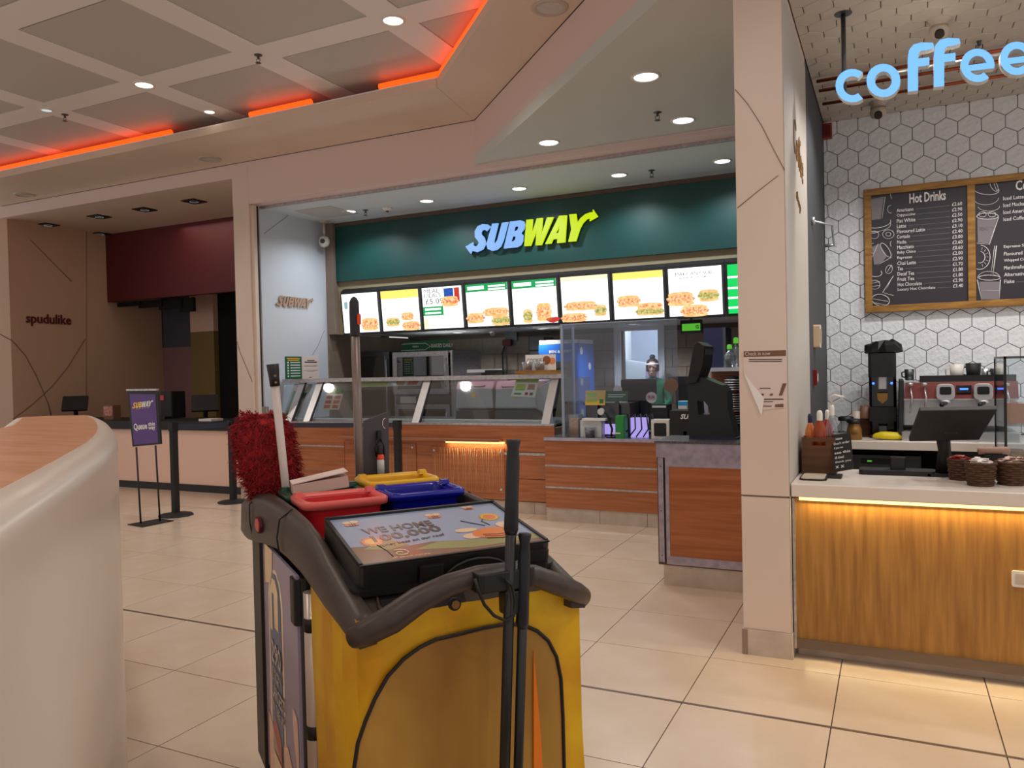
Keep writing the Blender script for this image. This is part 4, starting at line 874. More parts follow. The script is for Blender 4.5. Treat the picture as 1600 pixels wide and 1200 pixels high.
bottle(1140, 538, 574, 8.35, zt, 'clear bottle with glowing green cap at the front of the steel shelf', 'glowgreen', 'bottleglass', .06, 'green capped bottles')  # cap uses the emissive green, so it glows by itself
bottle(1150, 527, 574, 8.55, zt, 'taller clear bottle with glowing green cap behind the other', 'glowgreen', 'bottleglass', .06, 'green capped bottles')  # emissive cap again, no lamp inside
p = PY(1147, 650, 7.4); t = thing('lid_stack', 'tall black column of stacked silver-edged cup lids beside the pillar', 'lids', (p.x, 7.4, ZC))
n0 = PY(1147, 588, 7.4).z
MB().lathe((0, 0, 0), [(.07, 0), (.07, .02), (.06, .022), (.055, n0-ZC)], 'black', 18).build('holder', t, True)
q = MB(); nl = int((n0-ZC-.12)/.022)
for k in range(nl): z_ = .12+k*.022; q.lathe((0, 0, z_), [(.06, 0), (.082, .004), (.082, .010), (.06, .012)], 'steel' if k % 9 != 4 else 'burgundy', 18)
q.build('lids', t, True)

# ------------------------------------------------------------------ podium and kiosk
t = thing('side_counter', 'orange-brown wooden end counter with metal frame beside the pillar', 'counter', (-1.1, 5.4, 0))
xa, xb, y0 = -1.43, -.70, 5.14
MB().box((xa, y0+.012, .135), (xb, 5.58, .955), 'browntrim').build('carcass', t)
zf = .20
MB().box((xa+.085, y0, .20), (xb, y0+.02, .80), 'shopwood').build('wood_panel', t)
MB().box((xa+.06, y0-.004, .145), (xa+.085, y0+.02, .86), 'lilacmetal').box((xa+.085, y0-.004, .145), (xb, y0+.02, .20), 'lilacmetal').box((xa+.085, y0-.004, .80), (xb, y0+.02, .86), 'lilacmetal').build('frame', t)
MB().box((xa, y0-.002, .86), (xb, y0+.03, .955), 'lilacmetal').build('top_band', t)
q = MB(); q.box((xa+.01, y0, .155), (xa+.045, y0+.02, .858), 'lilacmetal').box((xa+.047, y0+.003, .155), (xa+.058, y0+.01, .858), 'black')
for z_ in (.2, .5, .8): q.cyl((xa+.028, y0-.003, z_), (xa+.028, y0, z_), .004, 'black', n=8)
q.build('edge_strip', t)
MB().box((xa-.01, y0-.01, .955), (xb, 5.6, .97), 'counterstone').build('worktop', t)
MB().rbox((xa+.035, y0+.01, 0), (xb, y0+.05, .135), 'stonebase', .003, ax=1).build('plinth_tile', t)
# kiosk: side profile extruded, with arch hole
t = thing('order_terminal', 'large black terminal with tilted screen standing on the end counter', 'terminal', (-1.08, 5.4, .97))
KY = 5.32
def kp(x, y): p = PY(x, y, KY); return (p.x, p.z)
body = [(x, max(z, .971)) for x, z in [kp(*a) for a in ((1077, 689), (1075, 640), (1074, 592), (1092, 588), (1128, 602), (1136, 612), (1137, 640), (1150, 689))]]
hole = [kp(*a) for a in ((1089, 626), (1100, 627), (1106, 634), (1109, 648), (1091, 648))]
MB().shape([body, hole], lambda a, b, c: V((a, KY+.2-c, b)), .2, 'gripblack').build('body', t)
MB().extr([V((x, KY-.04, z)) for x, z in [kp(*a) for a in ((1075, 600), (1086, 538), (1092, 534), (1103, 541), (1100, 572), (1090, 598))]], (0, .3, 0), 'softblack').build('screen', t, bevel=.006)
MB().extr([V((x, KY-.02, z)) for x, z in [kp(*a) for a in ((1100, 545), (1104, 545), (1092, 594), (1089, 594))]], (0, .26, 0), 'glossblack').build('screen_glass', t)
MB().extr([V((x, KY-.01, z)) for x, z in [(x, max(z, .9705)) for x, z in [kp(*a) for a in ((1077, 690), (1152, 690), (1152, 684), (1077, 684))]]], (0, .24, 0), 'navy').build('base', t)
gen('chrome_cap', 'small chrome cylinder at the end of the pay counter beside the kiosk', 'fitting', (1066, 674, 1075, 686), 6.98, .05, 'steel', z=ZC+.001)

# ------------------------------------------------------------------ right pillar and partition
pc = MB()
pc.rbox((-.694, 4.062, .81), (-.461, 5.2, 4.3), 'cream', .004)
pc.rbox((-.694, 4.062, .13), (-.461, 5.2, .80), 'cream', .004).box((-.688, 4.07, .79), (-.467, 5.19, .82), 'creamgroove')
pr_ = struct('wall_pillar_right', pc)
MB().rbox((-.70, 4.052, 0), (-.455, 4.35, .128), 'stonebase', .004).build('base_block', pr_); MB().box((-.70, 4.05, 0), (-.672, 4.051, .128), 'creamgroove').build('base_trim', pr_)
groove([PY(x, y, 4.06) for x, y in ((1149, 140), (1168, 162), (1190, 196), (1210, 236), (1226, 266))], r=.0022, par=pr_)
groove([PY(x, y, 4.06) for x, y in ((1152, 325), (1185, 298), (1216, 274))], r=.0022, par=pr_)
MB().box((-.4605, 4.062, .13), (-.458, 5.2, 3.3), 'panelside').build('side_panel', pr_)
struct('wall_partition', MB().box((-.68, 5.2, 0), (-.4605, 8.5, 3.6), 'greywall').box((-.68, 8.3, 0), (-.6, 10.4, 3.5), 'greywall'))
# gold cafe lettering on the pillar side
mb = MB()
def yz(px, py): return PX(px, py, -.457)
a = PX(1240, 230, -.455); mb.text('Coffee', V((-.457, 4.45, 2.62)), V((0, 1, -.22)), V((0, .1, 1)), .20, 'gold', w=.5, ext=.003, shear=.2)
mb.text('shop', V((-.457, 4.55, 2.36)), V((0, 1, -.25)), V((0, .1, 1)), .07, 'gold', w=.22, ext=.004)
tag(mb.build('cafe_lettering'), 'small gold lettering Coffee on the side of the right pillar', 'lettering')
# check in poster (code block left out)
YP = 4.0615
t = thing('check_in_poster', 'white check in now poster with a curled corner on the right pillar', 'poster', PY(1195, 640, YP))
def pp(x, y, o=0): return PY(x, y, YP-o)
MB().prism3([pp(*a) for a in ((1160, 548), (1230, 545), (1229, 637), (1186, 641), (1162, 583))], [pp(*a, .002) for a in ((1160, 548), (1230, 545), (1229, 637), (1186, 641), (1162, 583))], 'paperpink').build('sheet', t)
MB().prism3([pp(*a, .002) for a in ((1162, 583), (1186, 641), (1192, 625))], [pp(*a, .006) for a in ((1162, 583), (1190, 650), (1194, 622))], 'paper').build('curled_corner', t)
m = MB(); m.poly([pp(*a, .003) for a in ((1162, 549), (1228, 547), (1228, 556), (1162, 558))], 'cup')
m.text('Check in now', pp(1164, 556, .004), X, Z, .020, 'paperpink', w=.1225)
for (x0, y0_, x1, y1_) in ((1170, 561, 1222, 562), (1170, 564, 1222, 565), (1187, 606, 1204, 607.2), (1192, 623, 1224, 624.5), (1192, 627, 1208, 628), (1183, 634, 1206, 635.2)): m.poly([pp(*a, .004) for a in ((x0, y1_), (x1, y1_), (x1, y0_), (x0, y0_))], 'ink')
for q_ in (((1217, 618), (1222, 618), (1229, 599), (1223, 599)), ((1188, 618), (1193, 618), (1194, 615), (1190, 615)), ((1202, 618), (1207, 618), (1208, 615), (1204, 615)), ((1211, 636), (1224, 636), (1224, 631), (1211, 632))): m.poly([pp(*a, .004) for a in q_], 'cup')
m.build('print', t)

# ------------------------------------------------------------------ coffee corner
YH = 6.65; HXW = .149; HR = HXW/math.sqrt(3)
def hexwall(name, mk, base):
    w = struct(name, base); return w
hw = struct('wall_back_cafe', MB().box((-.4605, YH, 0), (2.2, YH+.1, 3.42), 'hexgrout'))
rr = (HXW-.004)/math.sqrt(3)
def clip(pl, ax, lim, keep_gt=True):
    o = []; f = (lambda p: p[ax]-lim) if keep_gt else (lambda p: lim-p[ax])
    for k in range(len(pl)):
        a, b = pl[k-1], pl[k]; fa_, fb_ = f(a), f(b)
        if (fa_ >= 0) != (fb_ >= 0): o.append(a+(b-a)*(fa_/(fa_-fb_)))
        if fb_ >= 0: o.append(b)
    return o
def hexfield(par, place, u0, v0, ulim, vlim, m, mk):
    first = None
    for r in range(-30, 30):
        for c in range(-16, 20):
            cu = u0+c*HXW+(HXW/2 if r % 2 else 0); cv = v0+r*HR*1.5
            if cu < ulim[0]-HXW*.45 or cu > ulim[1] or cv < vlim[0]-HR*.9 or cv > vlim[1]+HR*.9: continue
            pts = [V((cu+rr*math.sin(math.pi/3*k), cv+rr*math.cos(math.pi/3*k), 0)) for k in range(6)]
            q = clip(clip(clip(pts, 0, ulim[0]), 1, vlim[0]), 1, vlim[1], False)
            if len(q) < 3: continue
            whole = all((a-b).length < 1e-6 for a, b in zip(sorted(q, key=lambda p: (p.x, p.y)), sorted(pts, key=lambda p: (p.x, p.y)))) and len(q) == 6
            if whole and first is not None:
                o = first.copy(); COL.objects.link(o); o.location = place(cu, cv, 0); continue
            cen = sum(q, V((0, 0, 0)))/len(q); org = V((cu, cv, 0)) if whole else cen; bs = place(org.x, org.y, 0)
            L_ = lambda h, s_: [place(cen.x+(p.x-cen.x)*s_, cen.y+(p.y-cen.y)*s_, h)-bs for p in q]
            mb = MB(); mb.loft([L_(0, 1), L_(.006, 1), L_(.009, .965)], m); o = mb.build('hex_tile', par, True); o.location = bs
            if whole: first = o
x0 = PY(1465, 557, YH).x; z0 = PY(1465, 557, YH).z
hexfield(hw, lambda u, v, h: V((u, YH-h, v)), x0, z0, (-.458, 1.75), (.93, 3.355), 'hexwhite', 0)
ZK = 3.36
hc_ = struct('ceiling_cafe', MB().box((-.46, 3.95, ZK), (2.6, 6.65, ZK+.1), 'hexgrout').box((-.46, 3.8, ZK-.0), (2.6, 3.95, 4.3), 'cream'))
hexfield(hc_, lambda u, v, h: V((u, v, ZK-h)), -.40, 4.1, (-.455, 1.6), (3.96, 6.64), 'hexceil', 0)
# counter
t = thing('cafe_counter', 'golden oak cafe counter with thick pale top and glowing underside', 'counter', (.8, 4.4, 0))
MB().box((-.44, 4.10, .10), (2.0, 4.13, .80), 'oak').build('wood_front', t)
MB().box((-.452, 4.085, .05), (-.44, 4.14, .80), 'alu').build('edge_trim', t)
MB().rbox((-.452, 4.06, .81), (2.05, 4.72, .875), 'corian', .006, ax=0).build('worktop', t)
MB().box((-.44, 4.085, .055), (2.0, 4.10, .10), 'strip').build('kick_strip', t)
MB().box((-.44, 4.16, 0), (2.0, 4.2, .055), 'stonebase').box((-.44, 4.13, .055), (2.0, 4.2, .8), 'browntrim').build('plinth', t)
MB().box((-.42, 4.083, .792), (1.9, 4.093, .806), 'led_amber').build('light_strip', t, label='glowing amber light strip')
lamp('cafe_counter_strip', 'AREA', (.75, 4.076, .803), 8, (1, .74, .34), 2.3, (.75, 4.104, .3), sizey=.012)
lamp('cafe_floor_strip', 'AREA', (.75, 4.09, .06), 2.0, (1, .8, .45), 2.3, (.75, 4.0, 0), sizey=.02)
c0, c1 = bpx(1581, 893, 1612, 918, 4.09, .012); t = thing('wall_box', 'white socket box on the oak counter front', 'socket', (c0.x, 4.09, c0.z)); MB().rbox(c0, c1, 'whiteplastic', .008, ax=1).build('housing', t); MB().rbox(c0+V((.012, -.002, .012)), c1-V((.012, .013, .012)), 'stonebase', .004, ax=1).build('cover', t)
# back counter
t = thing('back_counter', 'pale topped back counter with open dark shelf behind the cafe counter', 'counter', (.6, 6.2, 0))
YB = 5.95
MB().rbox((-.455, YB, .86), (2.1, YH-.012, .92), 'corian', .005, ax=0).build('worktop', t)
MB().box((-.455, YB+.03, 0), (-.42, YH-.02, .86), 'browntrim').box((.28, YB+.03, 0), (.32, YH-.02, .86), 'corian').box((-.42, YH-.06, 0), (2.1, YH-.02, .86), 'black').box((.32, YB+.03, 0), (2.1, YB+.06, .86), 'softblack').build('carcass', t)
MB().box((-.42, YB+.05, .5), (.28, YH-.06, .53), 'darksteel').build('shelf', t)
c0, c1 = bpx(1331, 712, 1440, 727, YB+.1, .3); t = thing('drawer_unit', 'grey drawer unit with a dark display on the shelf under the back counter', 'appliance', ((c0.x+c1.x)/2, YB+.2, .53)); c0.z = .531
MB().rbox(c0, V((c1.x, c1.y, c1.z)), 'darksteel', .01).build('body', t); MB().box((c0.x+.06, c0.y-.004, c1.z-.06), (c0.x+.26, c0.y, c1.z-.02), 'black').box((c0.x+.1, c0.y-.006, c1.z-.045), (c0.x+.13, c0.y-.004, c1.z-.035), 'glowgreen').build('display', t)
ZB = .92
# menu board
YM = YH-.045
t = thing('drinks_board', 'dark chalk menu boards in a rough golden wood frame on the hexagon tiles', 'menu board', PY(1430, 480, YM))
q0 = PY(1351, 393, YM).x; zT = PY(1350, 297, YM).z; zB = PY(1352, 489, YM).z; xm = PY(1518, 385, YM).x; x2 = q0+2*(xm-q0)
fw = .05
for a, b in (((q0, zB), (x2, zB+fw)), ((q0, zT-fw), (x2, zT)), ((q0, zB+fw), (q0+fw, zT-fw)), ((xm-fw/2, zB+fw), (xm+fw/2, zT-fw)), ((x2-fw, zB+fw), (x2, zT-fw))):
    MB().box((a[0], YM-.015, a[1]), (b[0], YM+.035, b[1]), 'boardwood').build('frame_bar', t, bevel=.003)
MB().box((q0+.02, YM, zB+.02), (xm, YM+.03, zT-.02), 'chalk').build('chalkboard', t); MB().box((xm, YM, zB+.02), (x2-.02, YM+.03, zT-.02), 'chalk').build('chalkboard', t)
yt = YM-.001
def ct(mb, s_, px, py, h, w=None, al='L', m='chalkink', b=0): p = PY(px, py, yt); mb.text(s_, p, X, Z, h, m, w=w, align=al, bold=b)
mb = MB(); ct(mb, 'Hot Drinks', 1421, 318, .072, w=PY(1478, 300, yt).x-PY(1421, 300, yt).x, b=.02)
items = [('Americano', '£2.60'), ('Cappuccino', '£2.90'), ('Flat White', '£2.50'), ('Latte', '£2.90'), ('Flavoured Latte', '£3.10'), ('Cortado', '£2.40'), ('Mocha', '£3.00'), ('Macchiato', '£2.60'), ('Baby Chino', '£0.60'), ('Espresso', '£2.00'), ('Chai Latte', '£2.90'), ('Tea', '£1.70'), ('Decaf Tea', '£1.80'), ('Fruit Tea', '£1.80'), ('Hot Chocolate', '£2.90'), ('Luxury Hot Chocolate', '£3.40')]
xl = PY(1401, 330, yt).x; xr = PY(1503.5, 330, yt).x
for i, (n_, p_) in enumerate(items):
    z_ = PY(1401, 330.5, yt).z+(PY(1404, 454.5, yt).z-PY(1401, 330.5, yt).z)*i/15
    h_ = .024; w_ = .0125*len(n_); mb.text(n_, V((xl, yt, z_-.006)), X, Z, h_*1.15, 'chalkink', w=w_, bold=.01); mb.text(p_, V((xr, yt, z_)), X, Z, .026, 'chalkink', w=.065, align='R', bold=.012)
    mb.box((xl+w_+.015, yt-.0006, z_+.004), (xr-.078, yt, z_+.0065), 'chalkgrey')
ct(mb, 'Cold Drinks', 1587, 298, .072, w=.3, b=.02)
for i, (n_, p_) in enumerate([('Iced Latte', '£2.90'), ('Iced Mocha', '£2.90'), ('Iced Americano', '£2.60'), ('Iced Coffee', '£2.60')]+[('', '')]*3+[('Espresso Shot', '£0.50'), ('Flavoured Shot', '£0.50'), ('Whipped Cream', '£0.50'), ('Marshmallows', '£0.50'), ('Alternative Milk', '£0.40'), ('Flake', '£0.40')]):
    if not n_: continue
    z_ = PY(1568, 313, yt).z-.0505*i*.98; xx = PY(1568, 350, yt).x; mb.text(n_, V((xx, yt, z_)), X, Z, .026, 'chalkink', w=.0125*len(n_), bold=.01); mb.box((xx+.0125*len(n_)+.01, yt-.0006, z_+.004), (xx+.32, yt, z_+.0065), 'chalkgrey'); mb.text(p_, V((xx+.39, yt, z_)), X, Z, .026, 'chalkink', w=.065, align='R')
mb.build('lettering', t)
dr = MB()
def sk(pts, r=.0022, m='chalkink'): dr.tube([PY(a, b, yt-.001) for a, b in pts], r, m, 4)
def fillp(pts, m='chalkgrey'): dr.poly([PY(a, b, yt-.0004) for a, b in pts], m)
def ell(cx, cy, rx, ry, a0=0, a1=6.283, rot=0, r=.0022, n=16, m='chalkink'):
    pts = []
    for k in range(n+1): t_ = a0+(a1-a0)*k/n; ux, uy = rx*math.cos(t_), ry*math.sin(t_); pts.append((cx+ux*math.cos(rot)-uy*math.sin(rot), cy+ux*math.sin(rot)+uy*math.cos(rot)))
    sk(pts, r, m)
fillp([(1361, 312), (1381, 309), (1376, 342), (1362, 344)]); sk([(1361, 311), (1383, 308), (1378, 341)]); ell(1372, 348, 20, 8, -.2, 2.6, -.15, .003); ell(1370, 353, 22, 9, -.3, 2.4, -.15); ell(1391, 327, 4, 6, 1, 5); sk([(1391, 303), (1393, 311)])
ell(1366, 367, 7, 6); ell(1388, 366, 9, 7); ell(1388, 366, 4, 3); sk([(1360, 365), (1373, 363)]); ell(1393, 381, 2, 4, 1.5, 4.7)
fillp([(1362, 386), (1374, 381), (1386, 400), (1378, 411), (1366, 414)]); ell(1384, 391, 5, 13, 0, 6.283, -.6, .003); sk([(1372, 381), (1361, 405)]); sk([(1393, 402), (1370, 415)]); ell(1364, 388, 4, 8, 1.5, 5)
ell(1365, 425, 13, 7, -.6, 1.8, .2, .003); ell(1389, 421, 5, 7, 0, 6.283, .4); sk([(1385, 427), (1393, 414)])
ell(1367, 445, 8, 7, 0, 6.283, 0); sk([(1361, 443), (1375, 440)]); sk([(1361, 448), (1375, 446)]); sk([(1396, 431), (1379, 457), (1396, 462)], .003); sk([(1392, 437), (1385, 452)])
ell(1376, 469, 14, 9, 0, 6.283, .2, .003); sk([(1364, 467), (1388, 471)]); sk([(1365, 473), (1386, 477)])
dr.build('chalk_drawing', t); dr = MB()
# right board drawings
ell(1541, 296, 20, 8, -.3, 3.2, .1, .003); ell(1541, 310, 19, 10, 0, 3.0, -.05); ell(1545, 322, 17, 8, 0, 3.0); sk([(1552, 284), (1558, 300)]); ell(1553, 290, 5, 10, 0, 6.283, -.5)
fillp([(1527, 341), (1558, 340), (1547, 381), (1528, 379)]); fillp([(1530, 355), (1553, 354), (1552, 360), (1531, 361)], 'chalk'); sk([(1560, 340), (1546, 382), (1526, 380)], .003); ell(1543, 338, 17, 5, 0, 6.283, 0, .003); ell(1535, 335, 6, 4); ell(1550, 335, 6, 4)
ell(1531, 402, 16, 19, -1.6, 1.8, .1, .003); ell(1531, 402, 8, 9, -1.6, 1.8, .1, .003)
for k in range(7): a_ = -1.3+.42*k; sk([(1531+10*math.cos(a_), 402+11*math.sin(a_)), (1531+14*math.cos(a_), 402+16*math.sin(a_))], .0018)
sk([(1557, 384), (1551, 432)], .004); sk([(1554, 384), (1548, 432)], .002); ell(1545, 436, 18, 12, 3.2, 6.2); ell(1546, 434, 17, 4, 0, 6.283, 0, .003)
fillp([(1530, 440), (1562, 440), (1561, 468), (1534, 468)]); sk([(1527, 437), (1534, 470)], .003); sk([(1563, 437), (1561, 470)], .003); sk([(1533, 455), (1561, 454)])
dr.build('chalk_drawing', t)
# hanging COFFEE sign
YS = 4.6
t = thing('hanging_sign', 'glowing pale blue lettering coffee hung from the tiled ceiling', 'sign', (.3, YS, 2.9))
def cl(pl, nm='letter'):
    fn = lambda a, b, c: V((PY(a, b, YS).x, YS+.05-c, PY(a, b, YS).z))
    MB().shape(pl, lambda a, b, c: fn(a, b, c), .055, 'whiteplastic').build(nm+'_case', t)
    MB().shape(pl, lambda a, b, c: fn(a, b, c)+V((0, -.056, 0)), .004, 'coffee_blue').build(nm, t)
def cz(x, y): return (1140+x*.2875, y*.2875)
def arc(cx, cy, rx, ry, a0, a1, w, n=18):
    o_, i_ = [], []
    for k in range(n+1):
        a_ = math.radians(a0+(a1-a0)*k/n); o_.append((cx+rx*math.cos(a_), cy-ry*math.sin(a_))); i_.append((cx+(rx-w)*math.cos(a_), cy-(ry-w*.9)*math.sin(a_)))
    return o_+i_[::-1]
def zz(pl): return [[cz(*p) for p in q] for q in pl]
cl(zz([arc(668, 468, 92, 90, 52, 308, 42)]))
k36 = [(836+92*math.cos(math.radians(a_)), 440-90*math.sin(math.radians(a_))) for a_ in range(0, 360, 15)]; k37 = [(836+46*math.cos(math.radians(a_)), 440-50*math.sin(math.radians(a_))) for a_ in range(0, 360, 15)]
cl(zz([k36, k37]))
def fshape(dx, dy): return [[(968+dx, 500+dy), (968+dx, 320+dy), (975+dx, 275+dy), (1000+dx, 245+dy), (1040+dx, 234+dy), (1105+dx, 236+dy), (1112+dx, 262+dy), (1070+dx, 275+dy), (1040+dx, 278+dy), (1026+dx, 295+dy), (1024+dx, 322+dy), (1085+dx, 314+dy), (1085+dx, 356+dy), (1024+dx, 364+dy), (1024+dx, 494+dy)]]
cl(zz(fshape(0, 0))); cl(zz(fshape(142, -24)))
def eshape(cx, cy):
    return [arc(cx, cy, 92, 90, 0, 315, 42, 24)[:25]+[(cx+62, cy+78)][:0]+arc(cx, cy, 92, 90, 0, 315, 42, 24)[25:]]
def esh(cx, cy):
    cl(zz([arc(cx, cy, 92, 90, -8, 312, 42, 24)])); cl(zz([[(cx-70, cy+2), (cx+88, cy-18), (cx+88, cy+14), (cx-70, cy+34)]]), 'letter_bar')
esh(1347, 358); esh(1560, 320)
rx = PY(1318, 60, YS+.03).x
MB().cyl((rx, YS+.03, 2.9), (rx, YS+.03, ZK), .012, 'darksteel').cyl((rx, YS+.03, ZK-.012), (rx, YS+.03, ZK-.002), .045, 'darksteel', r2=.05).build('hanging_rod', t)
MB().cyl((rx, YS+.06, 3.0), (1.6, YS+.06, 3.0), .006, 'steel').build('back_rail', t)
MB().cyl((1.5, YS+.03, 2.9), (1.5, YS+.03, ZK), .012, 'darksteel').build('hanging_rod', t)
for k, (yy, pv) in enumerate(((5.55, 'nearest'), (5.75, 'middle'), (6.05, 'rearmost'))):
    p = thing('copper_pipe', pv+' thin copper pipe running along under the tiled ceiling', 'pipe', (-.4, yy, ZK-.04), 0, 'copper ceiling pipes')
    MB().cyl((-.42, yy, ZK-.04), (2.0, yy, ZK-.04), .011, 'copper').build('pipe', p); MB().box((.3, yy-.012, ZK-.05), (.32, yy+.012, ZK-.009), 'darksteel').build('bracket', p)
def domecam(p, label, s_=1):
    t = thing('security_camera', label, 'camera', p, 0, 'cafe ceiling cameras')
    MB().lathe((0, 0, 0), [(.06*s_, 0), (.06*s_, -.015), (.045*s_, -.03), (.05*s_, -.05)], 'camwhite', 18).build('mount', t, True)
    MB().lathe((0, 0, -.075*s_), [(.001, .04), (.045*s_, .03), (.055*s_, 0), (.045*s_, -.035), (.001, -.05)], 'camwhite', 18).build('ball', t, True)
    MB().cyl(V((0, -.03, -.095))*s_, V((.0, -.05, -.115))*s_, .026*s_, 'glossblack').build('lens', t, True)
domecam(PZ(1467, 28, ZK), 'white turret camera on the tiled ceiling above the letters of the coffee sign', .95); domecam(PZ(1372, 158, ZK), 'white turret camera on the tiled ceiling below the letters of the coffee sign', 1.05)
sprinkler(PZ(1530, 62, ZK), 'sprinkler on the tiled ceiling over the coffee sign')
p = PY(1288, 206, YH-.06); t = thing('fire_beacon', 'dark red fire alarm beacon at the top corner of the grey wall', 'alarm', p); MB().rbox(p+V((-.03, -.03, -.055)), p+V((.055, .03, .055)), 'alarmred', .01).build('housing', t); MB().rbox(p+V((-.018, -.036, -.035)), p+V((.043, -.03, .035)), 'burgundy', .006, ax=1).build('lens', t)
p = PX(1271, 590, -.4605); t = thing('call_point', 'small red break glass box on the grey wall near the pillar', 'alarm', p); MB().box((-.46, p.y-.04, p.z-.05), (-.435, p.y+.04, p.z+.05), 'alarmred').build('housing', t); MB().box((-.435, p.y-.025, p.z-.025), (-.432, p.y+.025, p.z+.025), 'whiteplastic').build('window', t)
p = PX(1272, 527, -.4605); t = thing('wall_phone', 'cream wall phone on the grey wall above the red box', 'phone', p); MB().rbox((-.46, p.y-.06, p.z-.07), (-.42, p.y+.06, p.z+.08), 'artcream', .01, ax=0).build('body', t); MB().box((-.42, p.y-.02, p.z-.04), (-.414, p.y+.02, p.z+.05), 'camwhite').build('handset', t)
p = PX(1268, 345, -.4605); t = thing('wall_bracket', 'folding steel bracket fixed to the grey wall left of the menu board', 'bracket', p)
e = PY(1303, 383, 6.35); k_ = V((p.x+.11, p.y+.25, p.z+.0)); MB().tube([p, k_, e], .008, 'steel', 6).build('arm', t); MB().cyl(p, p+V((.02, 0, 0)), .025, 'steel').build('mount', t); MB().cyl(e-V((.06, 0, 0)), e+V((.02, 0, 0)), .012, 'steel').build('clamp', t)
# grinder
c0, c1 = bpx(1357, 552, 1401, 684, 6.2, .3)
t = thing('coffee_grinder', 'tall black coffee grinder with blue lights and a black bag on top', 'grinder', ((c0.x+c1.x)/2, 6.35, ZB))
xa, xb, zt = c0.x, c1.x, c1.z
MB().rbox((xa, 6.3, ZB), (xb, 6.5, zt), 'glossblack', .02).build('body', t)
MB().rbox((xa, 6.2, zt-.17), (xb, 6.3, zt), 'softblack', .02).build('head', t)
zq = PY(1380, 637, 6.2).z
MB().rbox((xa, 6.2, ZB+.12), (xb, 6.3, zq), 'softblack', .01).build('front_panel', t); MB().rbox((xa+.005, 6.18, ZB), (xb-.005, 6.3, ZB+.02), 'softblack', .01).build('base', t)
zl = PY(1380, 595, 6.2).z
MB().rbox((xa+.06, 6.24, zl-.06), (xb-.06, 6.3, zl+.04), 'steel', .01).build('spout', t)
for s_ in (-1, 1): MB().cyl(((xa+xb)/2+s_*.055, 6.295, zl+.035), ((xa+xb)/2+s_*.055, 6.29, zl+.035), .006, 'ledblue').build('lamp', t); MB().cyl(((xa+xb)/2+s_*.06, 6.295, zl-.02), ((xa+xb)/2+s_*.06, 6.29, zl-.02), .009, 'ledblue').build('lamp', t)
zc = PY(1380, 622, 6.2).z; MB().extr([V(((xa+xb)/2+a, 6.197, zc+b)) for a, b in ((-.035, .035), (.035, .035), (.032, -.01), (0, -.04), (-.032, -.01))], (0, -.004, 0), 'gold').build('badge', t)
MB().rbox(((xa+xb)/2-.03, 6.17, ZB+.03), ((xa+xb)/2+.03, 6.2, ZB+.09), 'darksteel', .01).build('knob', t)
bg = MB(); pts = []
ctr = V(((xa+xb)/2, 6.35, zt)); n = 14
rings = []
for j, (rr_, zz_) in enumerate(((.10, .001), (.135, .008), (.12, .045), (.085, .085), (.03, .075))): rings.append([ctr+V((rr_*math.cos(6.283*k/n)*random.uniform(.72, 1.2), rr_*.8*math.sin(6.283*k/n)*random.uniform(.8, 1.15), zz_+random.uniform(-.02, .025)*(j > 1))) for k in range(n)])
bg.loft(rings, 'black', False); tag(bg.build('plastic_bag'), 'crumpled black plastic bag lying on top of the grinder', 'bag')
# espresso machine
c0, c1 = bpx(1408, 597, 1592, 672, 6.1, .45); xa, xb = c0.x, c1.x; zt = c1.z
t = thing('espresso_machine', 'wide espresso machine with dark rose panel and chrome group heads', 'coffee machine', ((xa+xb)/2, 6.3, ZB))
zl = PY(1500, 623, 6.1).z; zk = PY(1500, 655, 6.1).z
MB().rbox((xa, 6.15, ZB+.10), (xb, 6.6, zt), 'steel', .02).build('body', t)
MB().prism3([V((xa+.02, 6.1, zl)), V((xb, 6.1, zl)), V((xb, 6.13, zt)), V((xa+.03, 6.13, zt))], [V((xa+.02, 6.15, zl)), V((xb, 6.15, zl)), V((xb, 6.15, zt)), V((xa+.03, 6.15, zt))], 'rosesteel').build('front_panel', t)
MB().box((xa+.01, 6.095, zl-.008), (xb, 6.15, zl+.0), 'steel').build('trim', t)
MB().prism3([V((xa-.02, 6.05, ZB+.05)), V((xa+.01, 6.05, ZB+.02)), V((xa+.02, 6.1, zt+.02)), V((xa-.01, 6.1, zt+.02))], [V((xa-.02, 6.6, ZB+.05)), V((xa+.01, 6.6, ZB+.02)), V((xa+.02, 6.6, zt+.02)), V((xa-.01, 6.6, zt+.02))], 'softblack').build('side_panel', t, bevel=.006)
MB().rbox((xa, 6.02, ZB), (xb, 6.6, ZB+.06), 'steel', .01).build('drip_tray', t)
MB().box((xa+.12, 6.2, zt), (xb, 6.22, zt+.045), 'black').box((xa+.12, 6.22, zt), (xb, 6.55, zt+.01), 'darksteel').build('cup_rail', t)
for px in (1477, 1536):
    p = PY(px, 610, 6.06); q = MB(); q.rbox((p.x-.055, 6.04, zl-.01), (p.x+.055, 6.1, zt-.01), 'steel', .03, ax=1); q.build('group_head', t, bevel=.004)
    MB().rbox((p.x-.035, 6.034, zl+.03), (p.x+.035, 6.04, zt-.03), 'black', .012, ax=1).build('group_window', t)
    MB().cyl((p.x, 6.06, zl-.03), (p.x, 6.06, zl-.01), .035, 'steel').tube([(p.x, 6.03, zl-.025), (p.x-.02, 5.97, zl-.03), (p.x-.03, 5.93, zl-.035)], .014, 'black', 8).build('portafilter', t)
p = PY(1506, 609, 6.1); MB().box((p.x-.045, 6.085, p.z-.02), (p.x+.045, 6.1, p.z+.03), 'glossblack').box((p.x-.025, 6.083, p.z), (p.x+.025, 6.085, p.z+.012), 'ledblue').build('display', t)
